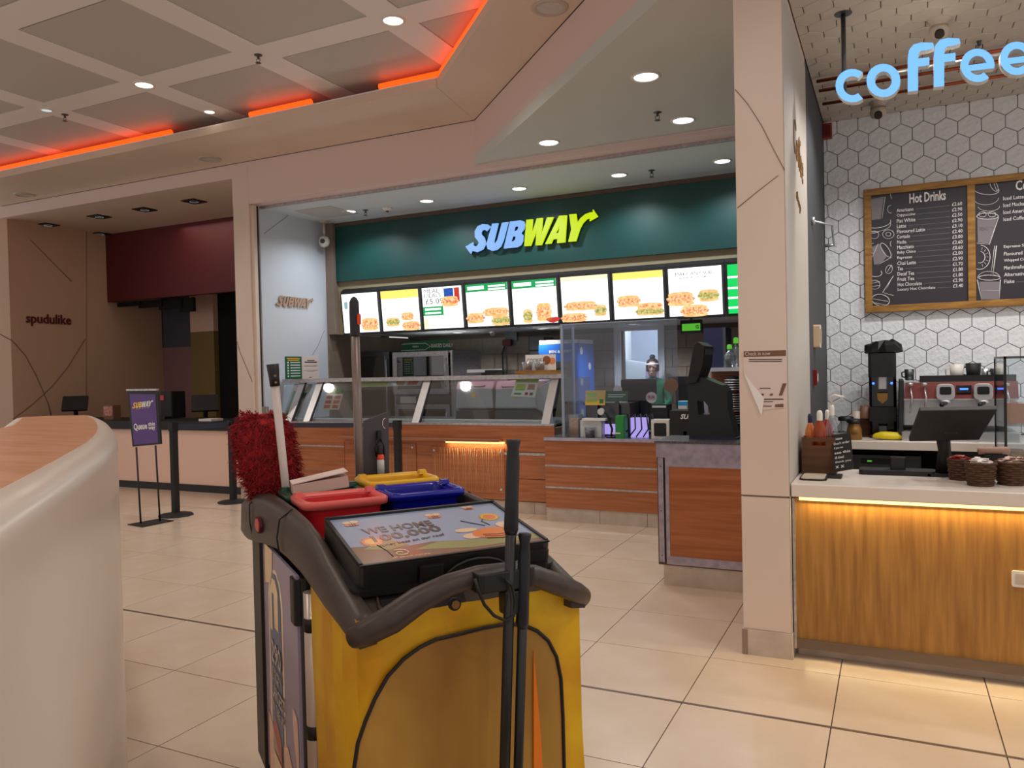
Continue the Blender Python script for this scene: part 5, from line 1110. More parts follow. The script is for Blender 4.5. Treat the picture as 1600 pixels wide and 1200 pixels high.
for px in (1422, 1444, 1572):
    p = PY(px, 600, 6.08); MB().lathe((p.x, 6.06, p.z-.015), [(.001, 0), (.018, .004), (.02, .02), (.001, .026)], 'steel', 12).build('knob', t); MB().tube([(p.x, 6.07, p.z-.02), (p.x+.01, 6.03, p.z-.09), (p.x-.005, 6.04, p.z-.2)], .006, 'steel', 6).build('steam_wand', t)
def cupt(px, py, yy, m, label, s_=1):
    p = PY(px, py, yy); t = thing('mug', label, 'mug', (p.x, yy, zt+.011), 0, 'mugs on the coffee machine')
    MB().lathe((0, 0, 0), [(.001, 0), (.035*s_, 0), (.042*s_, .1*s_), (.039*s_, .1*s_), (.032*s_, .005), (.001, .005)], m, 16).build('cup', t, True); MB().tube([(-.036*s_, 0, .08*s_), (-.062*s_, 0, .07*s_), (-.06*s_, 0, .035*s_), (-.036*s_, 0, .025*s_)], .006, m, 6).build('handle', t, True)
cupt(1495, 590, 6.3, 'whiteplastic', 'tall white mug on top of the coffee machine', 1.1); cupt(1521, 590, 6.32, 'softblack', 'tall black mug beside the white one on the coffee machine', 1.15); cupt(1540, 592, 6.45, 'steel', 'small steel jug on the coffee machine', .75); cupt(1555, 592, 6.3, 'darksteel', 'small dark jug at the right of the coffee machine top', .75); cupt(1421, 592, 6.35, 'darksteel', 'dark jug at the left corner of the coffee machine top', .8)
# paper cup stacks
def cups(px, pyt, r, m, label, tilt=0):
    p = PY(px, 640, 6.3); h = PY(px, pyt, 6.3).z-ZB; t = thing('cup_stack', label, 'cups', (p.x, 6.3, ZB), 0, 'stacks of takeaway cups'); n = int(h/.014)
    for k in range(n):
        z_ = k*.0125; MB().lathe((tilt*k*.0012, 0, z_), [(r*.72, 0), (r, .012), (r*1.06, .0125), (r*.95, .011)] if k < n-1 else [(r, 0), (r*.75, .09), (.001, .09)], m, 14).build('cup', t, True)
cups(1352, 646, .045, 'cup', 'tall stack of brown takeaway cups beside the grinder'); cups(1338, 655, .04, 'camwhite', 'shorter stack of pale cups with brown sleeves left of the tall stack')
# bottles, crate
bottle(1281, 641, 700, 4.5, .875, 'syrup bottle with blue cap label rising out of the wooden crate', 'whiteplastic', 'amber', .035, 'bottles in the crate', liquid='amber', sh=.66)
bottle(1300, 632, 700, 4.58, .875, 'tall pump bottle with red label rising out of the wooden crate', 'whiteplastic', 'bottleglass', .03, 'bottles in the crate', pump=True, liquid='redsauce', sh=.66)
bottle(1266, 646, 700, 4.56, .875, 'short bottle with dark cap and orange label at the left of the crate', 'navy', 'artorange', .028, 'bottles in the crate', sh=.66)
bottle(1293, 640, 700, 4.66, .875, 'red sauce bottle behind the pump bottle', 'whiteplastic', 'redsauce', .028, 'bottles in the crate', sh=.66)
bottle(1322, 650, 690, 6.1, ZB, 'squat glass storage jar with dark lid on the back counter', 'black', 'bottleglass', .06, 'jars on the back counter', neck=.7)
bottle(1335, 654, 690, 6.05, ZB, 'small patterned jar with dark lid beside the cup stack', 'black', 'gold', .05, 'jars on the back counter', neck=.8)
c0, c1 = bpx(1249, 684, 1306, 735, 4.44, .25); c0.z = .875; xa, xb, zt_ = c0.x+.012, c1.x, c1.z
t = thing('wooden_crate', 'dark wooden crate with hand slot holding the syrup bottles', 'crate', ((xa+xb)/2, 4.56, .875))
sz = zt_-.03; MB().box((xa, 4.44, .875), (xb, 4.452, sz-.012), 'crate').box((xa, 4.44, sz-.012), (xa+.05, 4.452, sz+.01), 'crate').box((xa+.12, 4.44, sz-.012), (xb, 4.452, sz+.01), 'crate').box((xa, 4.44, sz+.01), (xb, 4.452, zt_), 'crate').build('front_board', t)
MB().box((xa, 4.452, .875), (xa+.01, 4.69, zt_), 'crate').build('side_board', t); MB().box((xb-.01, 4.452, .875), (xb, 4.69, zt_), 'crate').build('side_board', t); MB().box((xa, 4.68, .875), (xb, 4.69, zt_), 'crate').build('back_board', t); MB().box((xa+.01, 4.452, .876), (xb-.01, 4.68, .883), 'crate').build('bottom', t)
# chalk sign
t = thing('chalk_sign', 'small black chalk sign with white handwriting leaning on the crate', 'sign', PZ(1318, 742, .875))
a, b, c_, d_ = PY(1303, 738, 4.38), PY(1334, 733, 4.36), PY(1329, 676, 4.44), PY(1299, 680, 4.46); a.z = max(a.z, .876); b.z = max(b.z, .876)
MB().prism3([a, b, c_, d_], [p_+V((0, .012, 0)) for p_ in (a, b, c_, d_)], 'softblack').build('board', t); MB().box((a.x-.03, 4.3, .876), (a.x+.04, 4.42, .886), 'black').build('foot', t)
mb = MB(); xd = (b-a); yd = (d_-a)
for i, s_ in enumerate(('Please', "Don't order", 'if you can', 'see this', 'till closed', 'thank you', 'x x')): mb.text(s_, a+xd*.1+yd*(.84-.125*i)+V((0, -.002, 0)), xd, yd, .014, 'chalkink', w=xd.length*(.45+.35*(i % 2)), bold=.01)
mb.build('lettering', t)
tag(MB().rbox((-.43, 4.2, .876), (-.3, 4.4, .884), 'softblack', .02).rbox((-.42, 4.19, .884), (-.31, 4.38, .889), 'camwhite', .02).build('drip_mat'), 'small dark drip mat in front of the crate', 'mat')
# display base and till on cafe counter
t = thing('display_base', 'long low black base with a square block on the cafe counter', 'stand', (0, 4.5, .875)); c0, c1 = bpx(1342, 731, 1461, 745, 4.5, .14)
MB().rbox((c0.x, 4.5, .876), (c1.x, 4.64, .90), 'softblack', .02).build('base', t); p0, p1 = bpx(1391, 715, 1415, 731, 4.55, .05); MB().rbox((p0.x, 4.55, .90), (p1.x, 4.6, p1.z), 'black', .006).build('block', t)
t = thing('cafe_till', 'large black till screen seen from behind on the cafe counter', 'till', (.25, 4.6, .875))
YT = 4.42
F4 = [PY(*a_) for a_ in ((1418, 691, 4.40), (1533, 690, 4.40), (1559, 639, 4.55), (1441, 640, 4.55))]
F4 = [PY(1420, 690, 4.46), PY(1530, 688, 4.46), PY(1559, 640, 4.36), PY(1437, 642, 4.36)]
n_ = (F4[1]-F4[0]).cross(F4[3]-F4[0]).normalized(); MB().prism3(F4, [p_-n_*.035 for p_ in F4], 'softblack').build('screen', t, bevel=.006)
ctr = (F4[0]+F4[1])/2; mb = MB(); mb.text('POS', ctr+(F4[3]-F4[0])*.25+n_*.001-X*.01, X, F4[3]-F4[0], .008, 'plategrey', w=.06); mb.build('badge', t)
MB().tube([ctr+V((0, .05, .03)), ctr+V((.01, .1, -.06)), V((ctr.x+.01, 4.58, .89))], [.035, .03, .045], 'softblack', 10).build('stand', t); MB().rbox((ctr.x-.09, 4.5, .876), (ctr.x+.12, 4.7, .89), 'softblack', .02).build('base', t)
# baskets
def basket(px, py, yy, rt_, rb_, h, label, top):
    p = PY(px, py, yy); t = thing('wicker_basket', label, 'basket', (p.x, yy, .876), 0, 'wicker baskets of sachets')
    q = MB(); nr = int(h/.011)
    for k in range(nr):
        f = k/(nr-1); r_ = rb_+(rt_-rb_)*f; z_ = .006+f*(h-.012); pts = []
        for j in range(25): a_ = 6.283*j/24; w_ = .0035*math.sin(6*a_+(math.pi if k % 2 else 0)); pts.append(((r_+w_)*math.cos(a_), (r_+w_)*math.sin(a_), z_))
        q.tube(pts, .0065, 'basketbrown', 6, up=Z)
    q.build('weave', t, True); MB().lathe((0, 0, .002), [(.001, 0), (rb_, 0), (rt_-.006, h-.01), (.001, h-.012)], 'black', 16).build('lining', t, True)
    q = MB()
    for k in range(16):
        a_ = random.uniform(0, 6.28); r_ = random.uniform(0, rt_*.7); M_ = Mx.Translation((r_*math.cos(a_), r_*math.sin(a_), h+random.uniform(-.008, .012))) @ Mx.Rotation(random.uniform(-.5, .5), 4, 'X') @ Mx.Rotation(random.uniform(0, 3), 4, 'Z')
        q.box((-.03, -.012, -.002), (.03, .012, .002), random.choice(top), M_)
    q.build('sachets', t, True); t2_ = t; return t
basket(1532, 740, 4.26, .062, .05, .11, 'nearest wicker basket, filled with paper sachets, on the cafe counter', ('sachet', 'kraft', 'paper'))
basket(1501, 735, 4.44, .055, .045, .105, 'left wicker basket with red sachets half behind the nearest basket', ('redsauce', 'sachet'))
basket(1580, 738, 4.33, .062, .052, .11, 'right wicker basket of sachets at the edge of the picture', ('kraft', 'cup'))
t = thing('bristle_roll', 'ribbed pale brown brush roll lying behind the wicker baskets', 'roll', PY(1552, 703, 4.55)); a, b = PY(1527, 704, 4.52), PY(1578, 704, 4.52)
q = MB(); n = 26; q.tube([a+(b-a)*(k/n) for k in range(n+1)], [.017+.003*(k % 2)-.008*(k in (0, n)) for k in range(n+1)], 'kraftdark', 10); q.build('bristles', t); MB().box((a.x+.03, 4.5, .876), (b.x-.03, 4.54, a.z-.017), 'softblack').build('holder', t)
# yellow cloth and display case
t = MB(); ctr = PZ(1390, 688, ZB); ctr.z = ZB; rings = []
for rr_, zz_ in ((.085, .001), (.1, .02), (.08, .045), (.03, .055)): rings.append([ctr+V((rr_*1.25*math.cos(6.283*k/12)*random.uniform(.8, 1.15), .05+rr_*.6*math.sin(6.283*k/12)*random.uniform(.8, 1.1), zz_+random.uniform(-.006, .01)*(zz_ > .01))) for k in range(12)])
t.loft(rings, 'banana', True); tag(t.build('yellow_cloth', sub=1), 'crumpled yellow cloth on the back counter in front of the grinder', 'cloth')
c0, c1 = bpx(1569, 556, 1640, 700, 4.95, .45); t = thing('pastry_case', 'tall glass pastry case with dark edges at the right edge of the picture', 'display case', (c0.x, 5.1, .0)); zt2 = c1.z; xb = .95
for a, b in (((c0.x, 4.95), (c0.x+.012, 4.962)), ((c0.x, 5.39), (c0.x+.012, 5.402)), ((xb, 4.95), (xb+.012, 4.962))): MB().box((a[0], a[1], .9), (b[0], b[1], zt2), 'black').build('edge_bar', t)
MB().box((c0.x, 4.95, zt2-.012), (xb, 5.4, zt2), 'darksteel').build('top', t); MB().box((c0.x, 4.95, 0), (xb, 5.4, .9), 'softblack').build('base', t); MB().box((c0.x+.012, 4.953, .9), (xb, 4.957, zt2-.012), 'clear').build('pane', t); MB().box((c0.x+.003, 4.962, .9), (c0.x+.007, 5.39, zt2-.012), 'clear').build('pane', t)
MB().box((c0.x+.012, 5.0, 1.1), (xb, 5.38, 1.108), 'clear').build('shelf', t); [MB().rbox((c0.x+.04+.09*k, 5.05, .902), (c0.x+.11+.09*k, 5.2, .96), 'bread', .02).build('pastry', t) for k in range(3)]
MB().rbox((c0.x+.03, 5.1, 1.109), (c0.x+.2, 5.3, 1.22), 'artorange', .02).build('carton', t)

# ------------------------------------------------------------------ curved desk in the left foreground
def smooth(pts, n=5, closed=False):
    out = []; L = len(pts)
    for i in range(L-(0 if closed else 1)):
        p0, p1, p2, p3 = [V(pts[(i+k) % L] if closed else pts[max(0, min(L-1, i+k))]) for k in (-1, 0, 1, 2)]
        for k in range(n):
            u = k/n; out.append(.5*((2*p1)+(-p0+p2)*u+(2*p0-5*p1+4*p2-p3)*u*u+(-p0+3*p1-3*p2+p3)*u**3))
    if not closed: out.append(V(pts[-1]))
    return out
edge = [PZ(*a, 1.28) for a in ((0, 800), (60, 765), (110, 734), (150, 707), (173, 690), (183, 676), (181, 664), (170, 654), (155, 648))]
outl = [V((-.55, .10, 1.28)), V((-.85, .395, 1.28))]+[V(p) for p in edge]
outs = smooth([(p.x, p.y, 0) for p in outl], 5)
tail = [PZ(90, 649, 1.28), PZ(15, 652, 1.28), V((-3.35, 1.98, 1.28)), V((-2.5, 1.15, 1.28)), V((-1.2, -.2, 1.28))]
poly = outs+[V((p.x, p.y, 0)) for p in tail]
def inset(pl, d):
    n = len(pl); o = []
    for i in range(n):
        a, b, c = pl[i-1], pl[i], pl[(i+1) % n]; e1 = (b-a).normalized(); e2 = (c-b).normalized(); n1 = V((-e1.y, e1.x, 0)); n2 = V((-e2.y, e2.x, 0)); m_ = (n1+n2); k = m_.length
        m_ = m_.normalized() if k > .01 else n1; o.append(b+m_*d/max(.4, m_.dot(n1)))
    return o
ar = sum(poly[i-1].x*poly[i].y-poly[i].x*poly[i-1].y for i in range(len(poly)))
if ar < 0: poly = poly[::-1]
t = thing('reception_desk', 'large curved white desk with wooden top in the left foreground', 'desk', (-2.4, 1.4, 0))
rings = []
for d_, z_ in ((.0, 0), (.0, .5), (0, 1.0), (0, 1.225), (.006, 1.248), (.018, 1.264), (.034, 1.274), (.052, 1.2785), (.066, 1.28)): rings.append([V((p.x, p.y, z_)) for p in inset(poly, d_)])
MB().loft(rings, 'corian', True).build('body', t)
ins = inset(poly, .066); MB().extr([V((p.x, p.y, 1.2795)) for p in ins], (0, 0, .002), 'desktop').build('wood_top', t)

# ------------------------------------------------------------------ queue barrier and sign
def post(p, h, label, rz=0):
    t = thing('barrier_post', label, 'barrier post', (*p, 0), rz, 'belt barrier posts')
    MB().lathe((0, 0, 0), [(.001, 0), (.18, 0), (.18, .008), (.165, .018), (.04, .035), (.035, .04)], 'softblack', 10).build('base', t, True)
    MB().rbox((-.033, -.033, .03), (.033, .033, h), 'softblack', .01).build('pole', t, True); MB().rbox((-.038, -.038, h-.09), (.038, .038, h), 'black', .01).build('belt_head', t, True); return t
post((-6.88, 5.90), .99, 'black queue barrier post right of the purple queue sign'); post((-6.93, 6.76), .96, 'black queue barrier post partly hidden by the red mop'); post((-4.60, 6.74), .975, 'black queue barrier post standing before the food counter')
def belt(a, b, label, sag=.02):
    a, b = V(a), V(b); q = MB(); top = []; bot = []; n = 10; d = (b-a).normalized(); nn = V((-d.y, d.x, 0))*.001
    for k in range(n+1): f = k/n; p = a*(1-f)+b*f-Z*sag*4*f*(1-f); top.append(p+Z*.025); bot.append(p-Z*.025)
    q.loft([[t_+nn, t_-nn, b_-nn, b_+nn] for t_, b_ in zip(top, bot)], 'beltblue'); return tag(q.build('barrier_belt'), label, 'belt', 'barrier belts')
belt((-6.885, 5.94, .945), (-6.925, 6.72, .915), 'dark blue belt between the two left barrier posts', .01); belt((-6.89, 6.76, .915), (-4.64, 6.74, .93), 'dark blue belt stretched across to the post before the food counter', .01)
n_ = V((-.6, 1, 0)).normalized(); n_ = V((0, 1, 0))
qy = 5.47; t = thing('queue_sign', 'purple floor-standing sign reading SUBWAY Queue this way', 'sign', (-6.75, 5.45, 0))
A, B, C_, D_ = PY(207, 698, qy), PY(251, 694, qy), PY(246, 612, qy+.03), PY(199, 611, qy+.03)
MB().prism3([A, B, C_, D_], [p_+V((0, .02, 0)) for p_ in (A, B, C_, D_)], 'black').build('frame', t)
def qs(u, v, o=.002): return (A*(1-u)+B*u)*(1-v)+(D_*(1-u)+C_*u)*v-V((0, o, 0))
MB().poly([qs(.07, .03), qs(.93, .03), qs(.93, .95), qs(.07, .95)], 'purple').build('sheet', t); MB().box(D_+V((-.005, -.01, .0)), C_+V((.0, .02, .03)), 'alu').build('clip_bar', t)
q = MB(); q = logo(qs(.1, .66, .004), (B-A), (D_-A), (B-A).length*.82, .001, ('artyellow', 'paper')); q.text('fresh & tasty', qs(.25, .66, .004), B-A, D_-A, .012, 'paperpink', w=.2); _w = (B-A).length; q.text('Queue', qs(.12, .27, .004), B-A, D_-A, .08, 'paper', w=_w*.48, bold=.03); q.text('this', qs(.63, .35, .004), B-A, D_-A, .04, 'paper', w=_w*.24, bold=.02); q.text('way', qs(.63, .26, .004), B-A, D_-A, .042, 'paper', w=_w*.24, bold=.02); q.build('lettering', t)
f0, f1 = PZ(220, 818, .02), PZ(250, 814, .02); u0, u1 = PY(213, 699, qy), PY(243, 696, qy)
for a, b in ((u0, f0), (u1, f1)): MB().cyl(a, b, .009, 'black', n=8).build('leg', t)
g = [PZ(199, 819, .008), PZ(222, 823, .008), PZ(272, 813, .008), PZ(249, 810, .008)]; MB().extr(g, (0, 0, -.007), 'softblack').build('base_plate', t)

# ------------------------------------------------------------------ cleaning cart (own frame: x right, y to the back)
CO = V((-1.033, 1.668, 0)); CA = .924
cart = thing('cleaning_cart', 'dark plastic cleaning cart with a bee picture lid and side picture panel', 'cart', CO, CA)
cm = wm(cart); ci = cm.inverted()
def C(x, y, z): return V((x, y, z))
def sec(xo, xi, y, zb, zt, s): return [C(s*xi, y, zb+.005), C(s*(xo-.01), y, zb), C(s*xo, y, zb+.02), C(s*(xo-.004), y, zt-.022), C(s*(xo-.02), y, zt-.004), C(s*(xi+.01), y, zt), C(s*xi, y, zt-.012)]
for s in (-1, 1):
    st = [(.285, .262, 1.215, .915, .965), (.30, .258, 1.19, .90, .99), (.312, .255, 1.12, .892, 1.025), (.316, .25, 1.0, .90, 1.055), (.314, .25, .85, .918, 1.076), (.308, .25, .72, .935, 1.086), (.30, .25, .55, .952, 1.088), (.295, .25, .40, .952, 1.088), (.292, .25, .25, .946, 1.082), (.292, .245, .12, .935, 1.058), (.292, .24, 0, .922, 1.022), (.29, .235, -.12, .912, .99), (.288, .225, -.22, .900, .962), (.282, .235, -.262, .898, .946)]
    o = MB().loft([sec(a, b, y, zb, zt, s) for a, b, y, zb, zt in st], 'cartplastic', True).build('side_rail', cart, True)
    MB().tube([C(s*(.31), .86, .93), C(s*(.318), .86, .98), C(s*.318, .86, 1.04), C(s*.29, .86, 1.0765)], .0022, 'black', 5).build('rail_seam', cart, True)
    MB().tube([C(s*(.301), .44, .955), C(s*(.304), .46, 1.0), C(s*.302, .42, 1.06), C(s*.27, .40, 1.09)], .0022, 'black', 5).build('rail_seam', cart, True)
    bd = []
    for k in range(14): t_ = 6.283*k/14; bd.append((.725+.045*math.cos(t_), .995+.026*math.sin(t_)))
    MB().loft([[C(s*.306, y, z) for y, z in bd], [C(s*.3155, y, z) for y, z in bd]], 'burgundy').loft([[C(s*.3155, .725+(y-.725)*.8, .995+(z-.995)*.8) for y, z in bd], [C(s*.3175, .725+(y-.725)*.75, .995+(z-.995)*.75) for y, z in bd]], 'red').build('badge', cart, True)
# front handle bar
hp = [(-.285, -.262, .925), (-.262, -.285, .94), (-.215, -.30, .962), (-.16, -.31, .995), (-.10, -.318, 1.018), (-.03, -.322, 1.03), (.04, -.32, 1.027), (.11, -.312, 1.008), (.18, -.298, .975), (.24, -.275, .944), (.275, -.25, .922), (.292, -.232, .905)]
MB().tube(hp, [.026, .028, .027, .025, .023, .022, .022, .023, .024, .023, .020, .010], 'cartplastic', 14, up=(0, -1, .4), ry=[.022, .028, .030, .028, .024, .022, .022, .024, .025, .024, .022, .014]).build('handle_bar', cart, True)
# deck
dk = MB(); dk.prism3([C(-.25, -.235, .945), C(.25, -.235, .945), C(.25, -.12, .975), C(-.25, -.12, .975)], [C(-.25, -.235, .925), C(.25, -.235, .925), C(.25, -.12, .94), C(-.25, -.12, .94)], 'cartplastic')
dk.prism3([C(-.25, -.12, .975), C(.25, -.12, .975), C(.25, .2, 1.02), C(-.25, .2, 1.02)], [C(-.25, -.12, .92), C(.25, -.12, .92), C(.25, .2, .92), C(-.25, .2, .92)], 'cartplastic')
dk.build('deck', cart, True)
wl_ = MB()
for a, b in (((-.25, .2, .80), (.25, .22, 1.03)), ((-.25, .95, .80), (.25, .97, 1.03)), ((-.255, .2, .80), (-.245, .97, 1.05)), ((.245, .2, .80), (.255, .97, 1.05)), ((-.25, .2, .80), (.25, .97, .82)), ((-.008, .22, .82), (.008, .77, 1.0)), ((-.25, .765, .82), (.25, .785, 1.04))): wl_.box(a, b, 'cartblack')
wl_.build('bucket_tray', cart, True)
q = MB(); q.prism3([C(-.20, -.232, .946), C(-.02, -.232, .947), C(.0, -.165, .965), C(-.20, -.15, .969)], [C(-.20, -.232, .9475), C(-.02, -.232, .9485), C(.0, -.165, .9665), C(-.20, -.15, .9705)], 'cartblack'); q.build('recess', cart, True, label='flat dark patch standing in for a hand recess')  # shade of the recess laid on as a thin black plate
MB().tube([C(-.2, -.235, .947), C(-.21, -.2, .958), C(-.2, -.15, .972), C(-.1, -.155, .972), C(.0, -.165, .968)], .004, 'cartplastic', 6).build('recess_rim', cart, True)
# lid box
LM = Mx.Translation(C(0, 0, 1.066)) @ Mx.Rotation(.165, 4, 'X')
LW, LD = .23, .1535
MB().rbox((-LW-.012, -LD-.012, -.052), (LW+.012, LD+.012, 0), 'cartblack', .022, LM).build('lid_box', cart, True)
MB().rbox((-LW-.026, -LD-.022, -.064), (LW+.026, LD+.02, -.050), 'cartblack', .03, LM).build('lid_flange', cart, True)
rim = MB()
for a, b in (((-LW-.008, -LD-.008, 0), (LW+.008, -LD, .004)), ((-LW-.008, LD, 0), (LW+.008, LD+.008, .008)), ((-LW-.008, -LD, 0), (-LW, LD, .006)), ((LW, -LD, 0), (LW+.008, LD, .006))): rim.box(a, b, 'cartblack', LM)
rim.build('lid_rim', cart, True)
for x in (-.075, .2): MB().rbox((x-.03, -LD-.026, -.05), (x+.03, -LD-.012, -.012), 'cartblack', .008, LM).rbox((x-.022, -LD-.034, -.055), (x+.022, -LD-.02, -.04), 'black', .008, LM).build('latch', cart, True)
MB().tube([LM @ V((.0+.09*math.cos(a_)+.04, -LD-.02, -.066+.055*math.sin(a_))) for a_ in [math.pi*k/10 for k in range(11)]], .004, 'black', 6).build('lid_arch', cart, True)
# lid artwork
wn = (cm.to_3x3() @ LM.to_3x3() @ Z).normalized(); wp0 = cm @ (LM @ V((0, 0, .0015)))
def LP(px, py, o=0): return ci @ (PN(px, py, wn, wp0)+wn*o)
def L2(u, v, o=0): return LM @ V((-LW+2*LW*u, -LD+2*LD*v, .0015+o))
MB().add([L2(0, 0), L2(1, 0), L2(1, 1), L2(0, 1)], [(0, 1, 2, 3)], 'artsky').build('picture_sheet', cart, True)
art = MB()
def Lz(x, y, sc_=.25, ox=500, oy=660): return LP(ox+x*sc_, oy+y*sc_, .0006)
art.poly([L2(.005, .005, .0003), L2(.995, .005, .0003), L2(.995, .2, .0003), L2(.85, .19, .0003), L2(.6, .22, .0003), L2(.42, .28, .0003), L2(.25, .24, .0003), L2(.1, .34, .0003), L2(.005, .36, .0003)], 'artbrown')
art.poly([L2(.3, .16, .0005), L2(.45, .26, .0005), L2(.62, .21, .0005), L2(.85, .18, .0005), L2(.995, .2, .0005), L2(.995, .08, .0005), L2(.6, .06, .0005)], 'arthill')
art.poly([L2(.06, .28, .0006), L2(.16, .42, .0006), L2(.22, .42, .0006), L2(.3, .27, .0006), L2(.18, .22, .0006)], 'arthill')
lx = (L2(1, 0)-L2(0, 0)).normalized(); ly = (L2(0, 1)-L2(0, 0)).normalized()
_a, _b = LP(570, 836, .0006), LP(679, 821, .0006); art.text('WE HOME', _a, _b-_a, ly, .040, 'arttext', w=(_b-_a).length, bold=.02)
_a, _b = LP(587, 850, .0006), LP(694, 831, .0006); art.text('100,000', _a, _b-_a, ly, .050, 'arttext', w=(_b-_a).length, bold=.025)
_a, _b = LP(594, 857, .0006), LP(697, 838, .0006); art.text('honey bees on our roof', _a, _b-_a, ly, .022, 'arttext', w=(_b-_a).length, bold=.006)
def flower(u, v, r, c='artyellow', k='artorange'):
    pts = []
    for i in range(36): a_ = 6.283*i/36; rr_ = r*(1 if i % 2 else .72); pts.append(L2(u, v, .0008)+lx*rr_*math.cos(a_)+ly*rr_*math.sin(a_))
    art.poly(pts, c); art.poly([L2(u, v, .0011)+lx*r*.55*math.cos(6.283*i/16)+ly*r*.55*math.sin(6.283*i/16) for i in range(16)], k)
flower(.875, .66, .031); flower(.13, .42, .031, 'artorange', 'artyellow')
art.tube([L2(.14, .34, .001), L2(.165, .2, .001), L2(.17, .08, .001)], .0012, 'arttext', 4)
def oval(u, v, rx_, ry_, m, o=.001, n=16): art.poly([L2(u, v, o)+lx*rx_*math.cos(6.283*i/n)+ly*ry_*math.sin(6.283*i/n) for i in range(n)], m)
def bee(u, v, s_):
    oval(u-.018*s_, v+.06*s_, .012*s_, .009*s_, 'artcream', .0009); oval(u+.02*s_, v+.06*s_, .012*s_, .009*s_, 'artcream', .0009); oval(u, v, .019*s_, .009*s_, 'artorange', .0012)
    for d_ in (-.012, .002, .016): oval(u+d_*s_, v, .0025*s_, .0085*s_, 'arttext', .0014, 8)
bee(.575, .80, 1.0); bee(.82, .91, .8); bee(.1, .83, 1.0)
oval(.80, .30, .062, .036, 'artorange', .0012, 24)
for d_ in (.24, .28, .20): art.tube([L2(.72, d_, .0016), L2(.8, d_-.03, .0016), L2(.9, d_-.02, .0016)], .0012, 'arttext', 4)
oval(.66, .42, .03, .014, 'artcream', .001); oval(.66, .28, .026, .018, 'artcream', .001); oval(.90, .45, .022, .02, 'artcream', .001); art.tube([L2(.69, .64, .0012), L2(.74, .55, .0012), L2(.79, .47, .0012)], .0012, 'arttext', 4); art.tube([L2(.82, .47, .0012), L2(.80, .58, .0012), L2(.825, .62, .0012)], .0012, 'arttext', 4)
art.tube([L2(.22, .13, .0012)+lx*(.004+.0016*k)*math.cos(k*.7)+ly*(.004+.0016*k)*math.sin(k*.7)*.9 for k in range(13)], .002, 'artcream', 5)
art.text('all about nature', L2(.16, .04, .0008), lx, ly, .008, 'artcream', w=.09)
art.build('picture_print', cart, True)
# body frame, base, casters
MB().rbox((-.27, -.30, .12), (.27, .97, .18), 'cartplastic', .05).build('base', cart, True, bevel=.01)
for x in (-.22, .22):
    for y in (-.24, .9):
        o = MB().box((x-.025, y-.02, .05), (x-.018, y+.02, .12), 'darksteel').box((x+.018, y-.02, .05), (x+.025, y+.02, .12), 'darksteel').build('caster_fork', cart, True); MB().cyl((x-.015, y, .045), (x+.015, y, .045), .044, 'cartblack').build('wheel', o, True)
for s in (-1, 1):
    MB().rbox((s*.285-.014, .80, .18), (s*.285+.014, .955, .93), 'black', .008).build('corner_post', cart, True)
    MB().cyl((s*.262, .215, .18), (s*.262, .215, .90), .023, 'silverpole').build('front_tube', cart, True, label='silver upright tube')
    for z_ in (.52, .80): MB().cyl((s*.262, .215, z_), (s*.262, .215, z_+.035), .0245, 'black').build('tube_band', cart, True)
    MB().rbox((s*.262-.02, .24, .18), (s*.262+.02, .285, .93), 'black', .01).build('inner_post', cart, True)
    MB().rbox((s*.28-.018, .262, .80), (s*.28+.018, .335, .92), 'black', .015).build('clip', cart, True)
# side picture panel
for s in (-1, 1):
    MB().box((s*.285-.004, .28, .2), (s*.285+.004, .8, .93), 'artlilac').build('picture_panel', cart, True)
xs_ = -.2895
def SP(y, z, o=0): return C(xs_-o, min(.72+(y-.85)*1.6, .798) if y >= .58 else .29+(y-.35)*.10/.23, z)
pr2 = MB()
pr2.poly([SP(.86, .2), SP(.70, .2), SP(.70, .80), SP(.72, .85), SP(.76, .88), SP(.80, .87), SP(.83, .84), SP(.845, .78), SP(.85, .5)], 'artcream')
pr2.poly([SP(.83, .22, .001), SP(.72, .22, .001), SP(.72, .78, .001), SP(.735, .84, .001), SP(.765, .865, .001), SP(.80, .86, .001), SP(.82, .82, .001), SP(.832, .76, .001)], 'artblue')
pr2.poly([SP(.825, .68, .002), SP(.80, .68, .002), SP(.80, .80, .002), SP(.78, .80, .002), SP(.78, .70, .002), SP(.74, .70, .002), SP(.74, .82, .002), SP(.765, .85, .002), SP(.80, .845, .002), SP(.82, .8, .002)], 'artyellow')
pr2.poly([SP(.47, .42, .001), SP(.38, .36, .001), SP(.36, .45, .001), SP(.38, .53, .001), SP(.45, .545, .001), SP(.53, .545, .001), SP(.53, .49, .001)], 'artpink')
pr2.poly([SP(.88, .2, .001), SP(.60, .2, .001), SP(.58, .3, .001), SP(.68, .40, .001), SP(.78, .34, .001), SP(.88, .40, .001)], 'artorange'); pr2.poly([SP(.82, .36, .002), SP(.74, .30, .002), SP(.74, .38, .002), SP(.80, .42, .002)], 'redsauce')
pr2.poly([SP(.82, .2, .0025), SP(.74, .2, .0025), SP(.74, .3, .0025), SP(.82, .3, .0025)], 'artyellow'); pr2.poly([SP(.6, .2, .002), SP(.35, .2, .002), SP(.4, .27, .002), SP(.55, .3, .002)], 'arthill')
yd_ = V((0, -1, 0))
for s_, z_, h_, w_ in (('290', .585, .07, .15), ('ACRE MALL', .555, .02, .15), ('IS THE', .53, .02, .11), ('LARGEST', .475, .045, .19), ('IN THE UK', .435, .03, .18)): pr2.text(s_, SP(.815, z_, .003), yd_, Z, h_, 'arttext', w=w_, bold=.02)
pr2.poly([SP(.88, .80, .001), SP(.80, .83, .001), SP(.79, .93, .001), SP(.88, .93, .001)], 'artyellow')
pr2.build('picture_print', cart, True)
MB().box((-.24, .955, .2), (.24, .965, .93), 'cartblack').build('back_panel', cart, True)

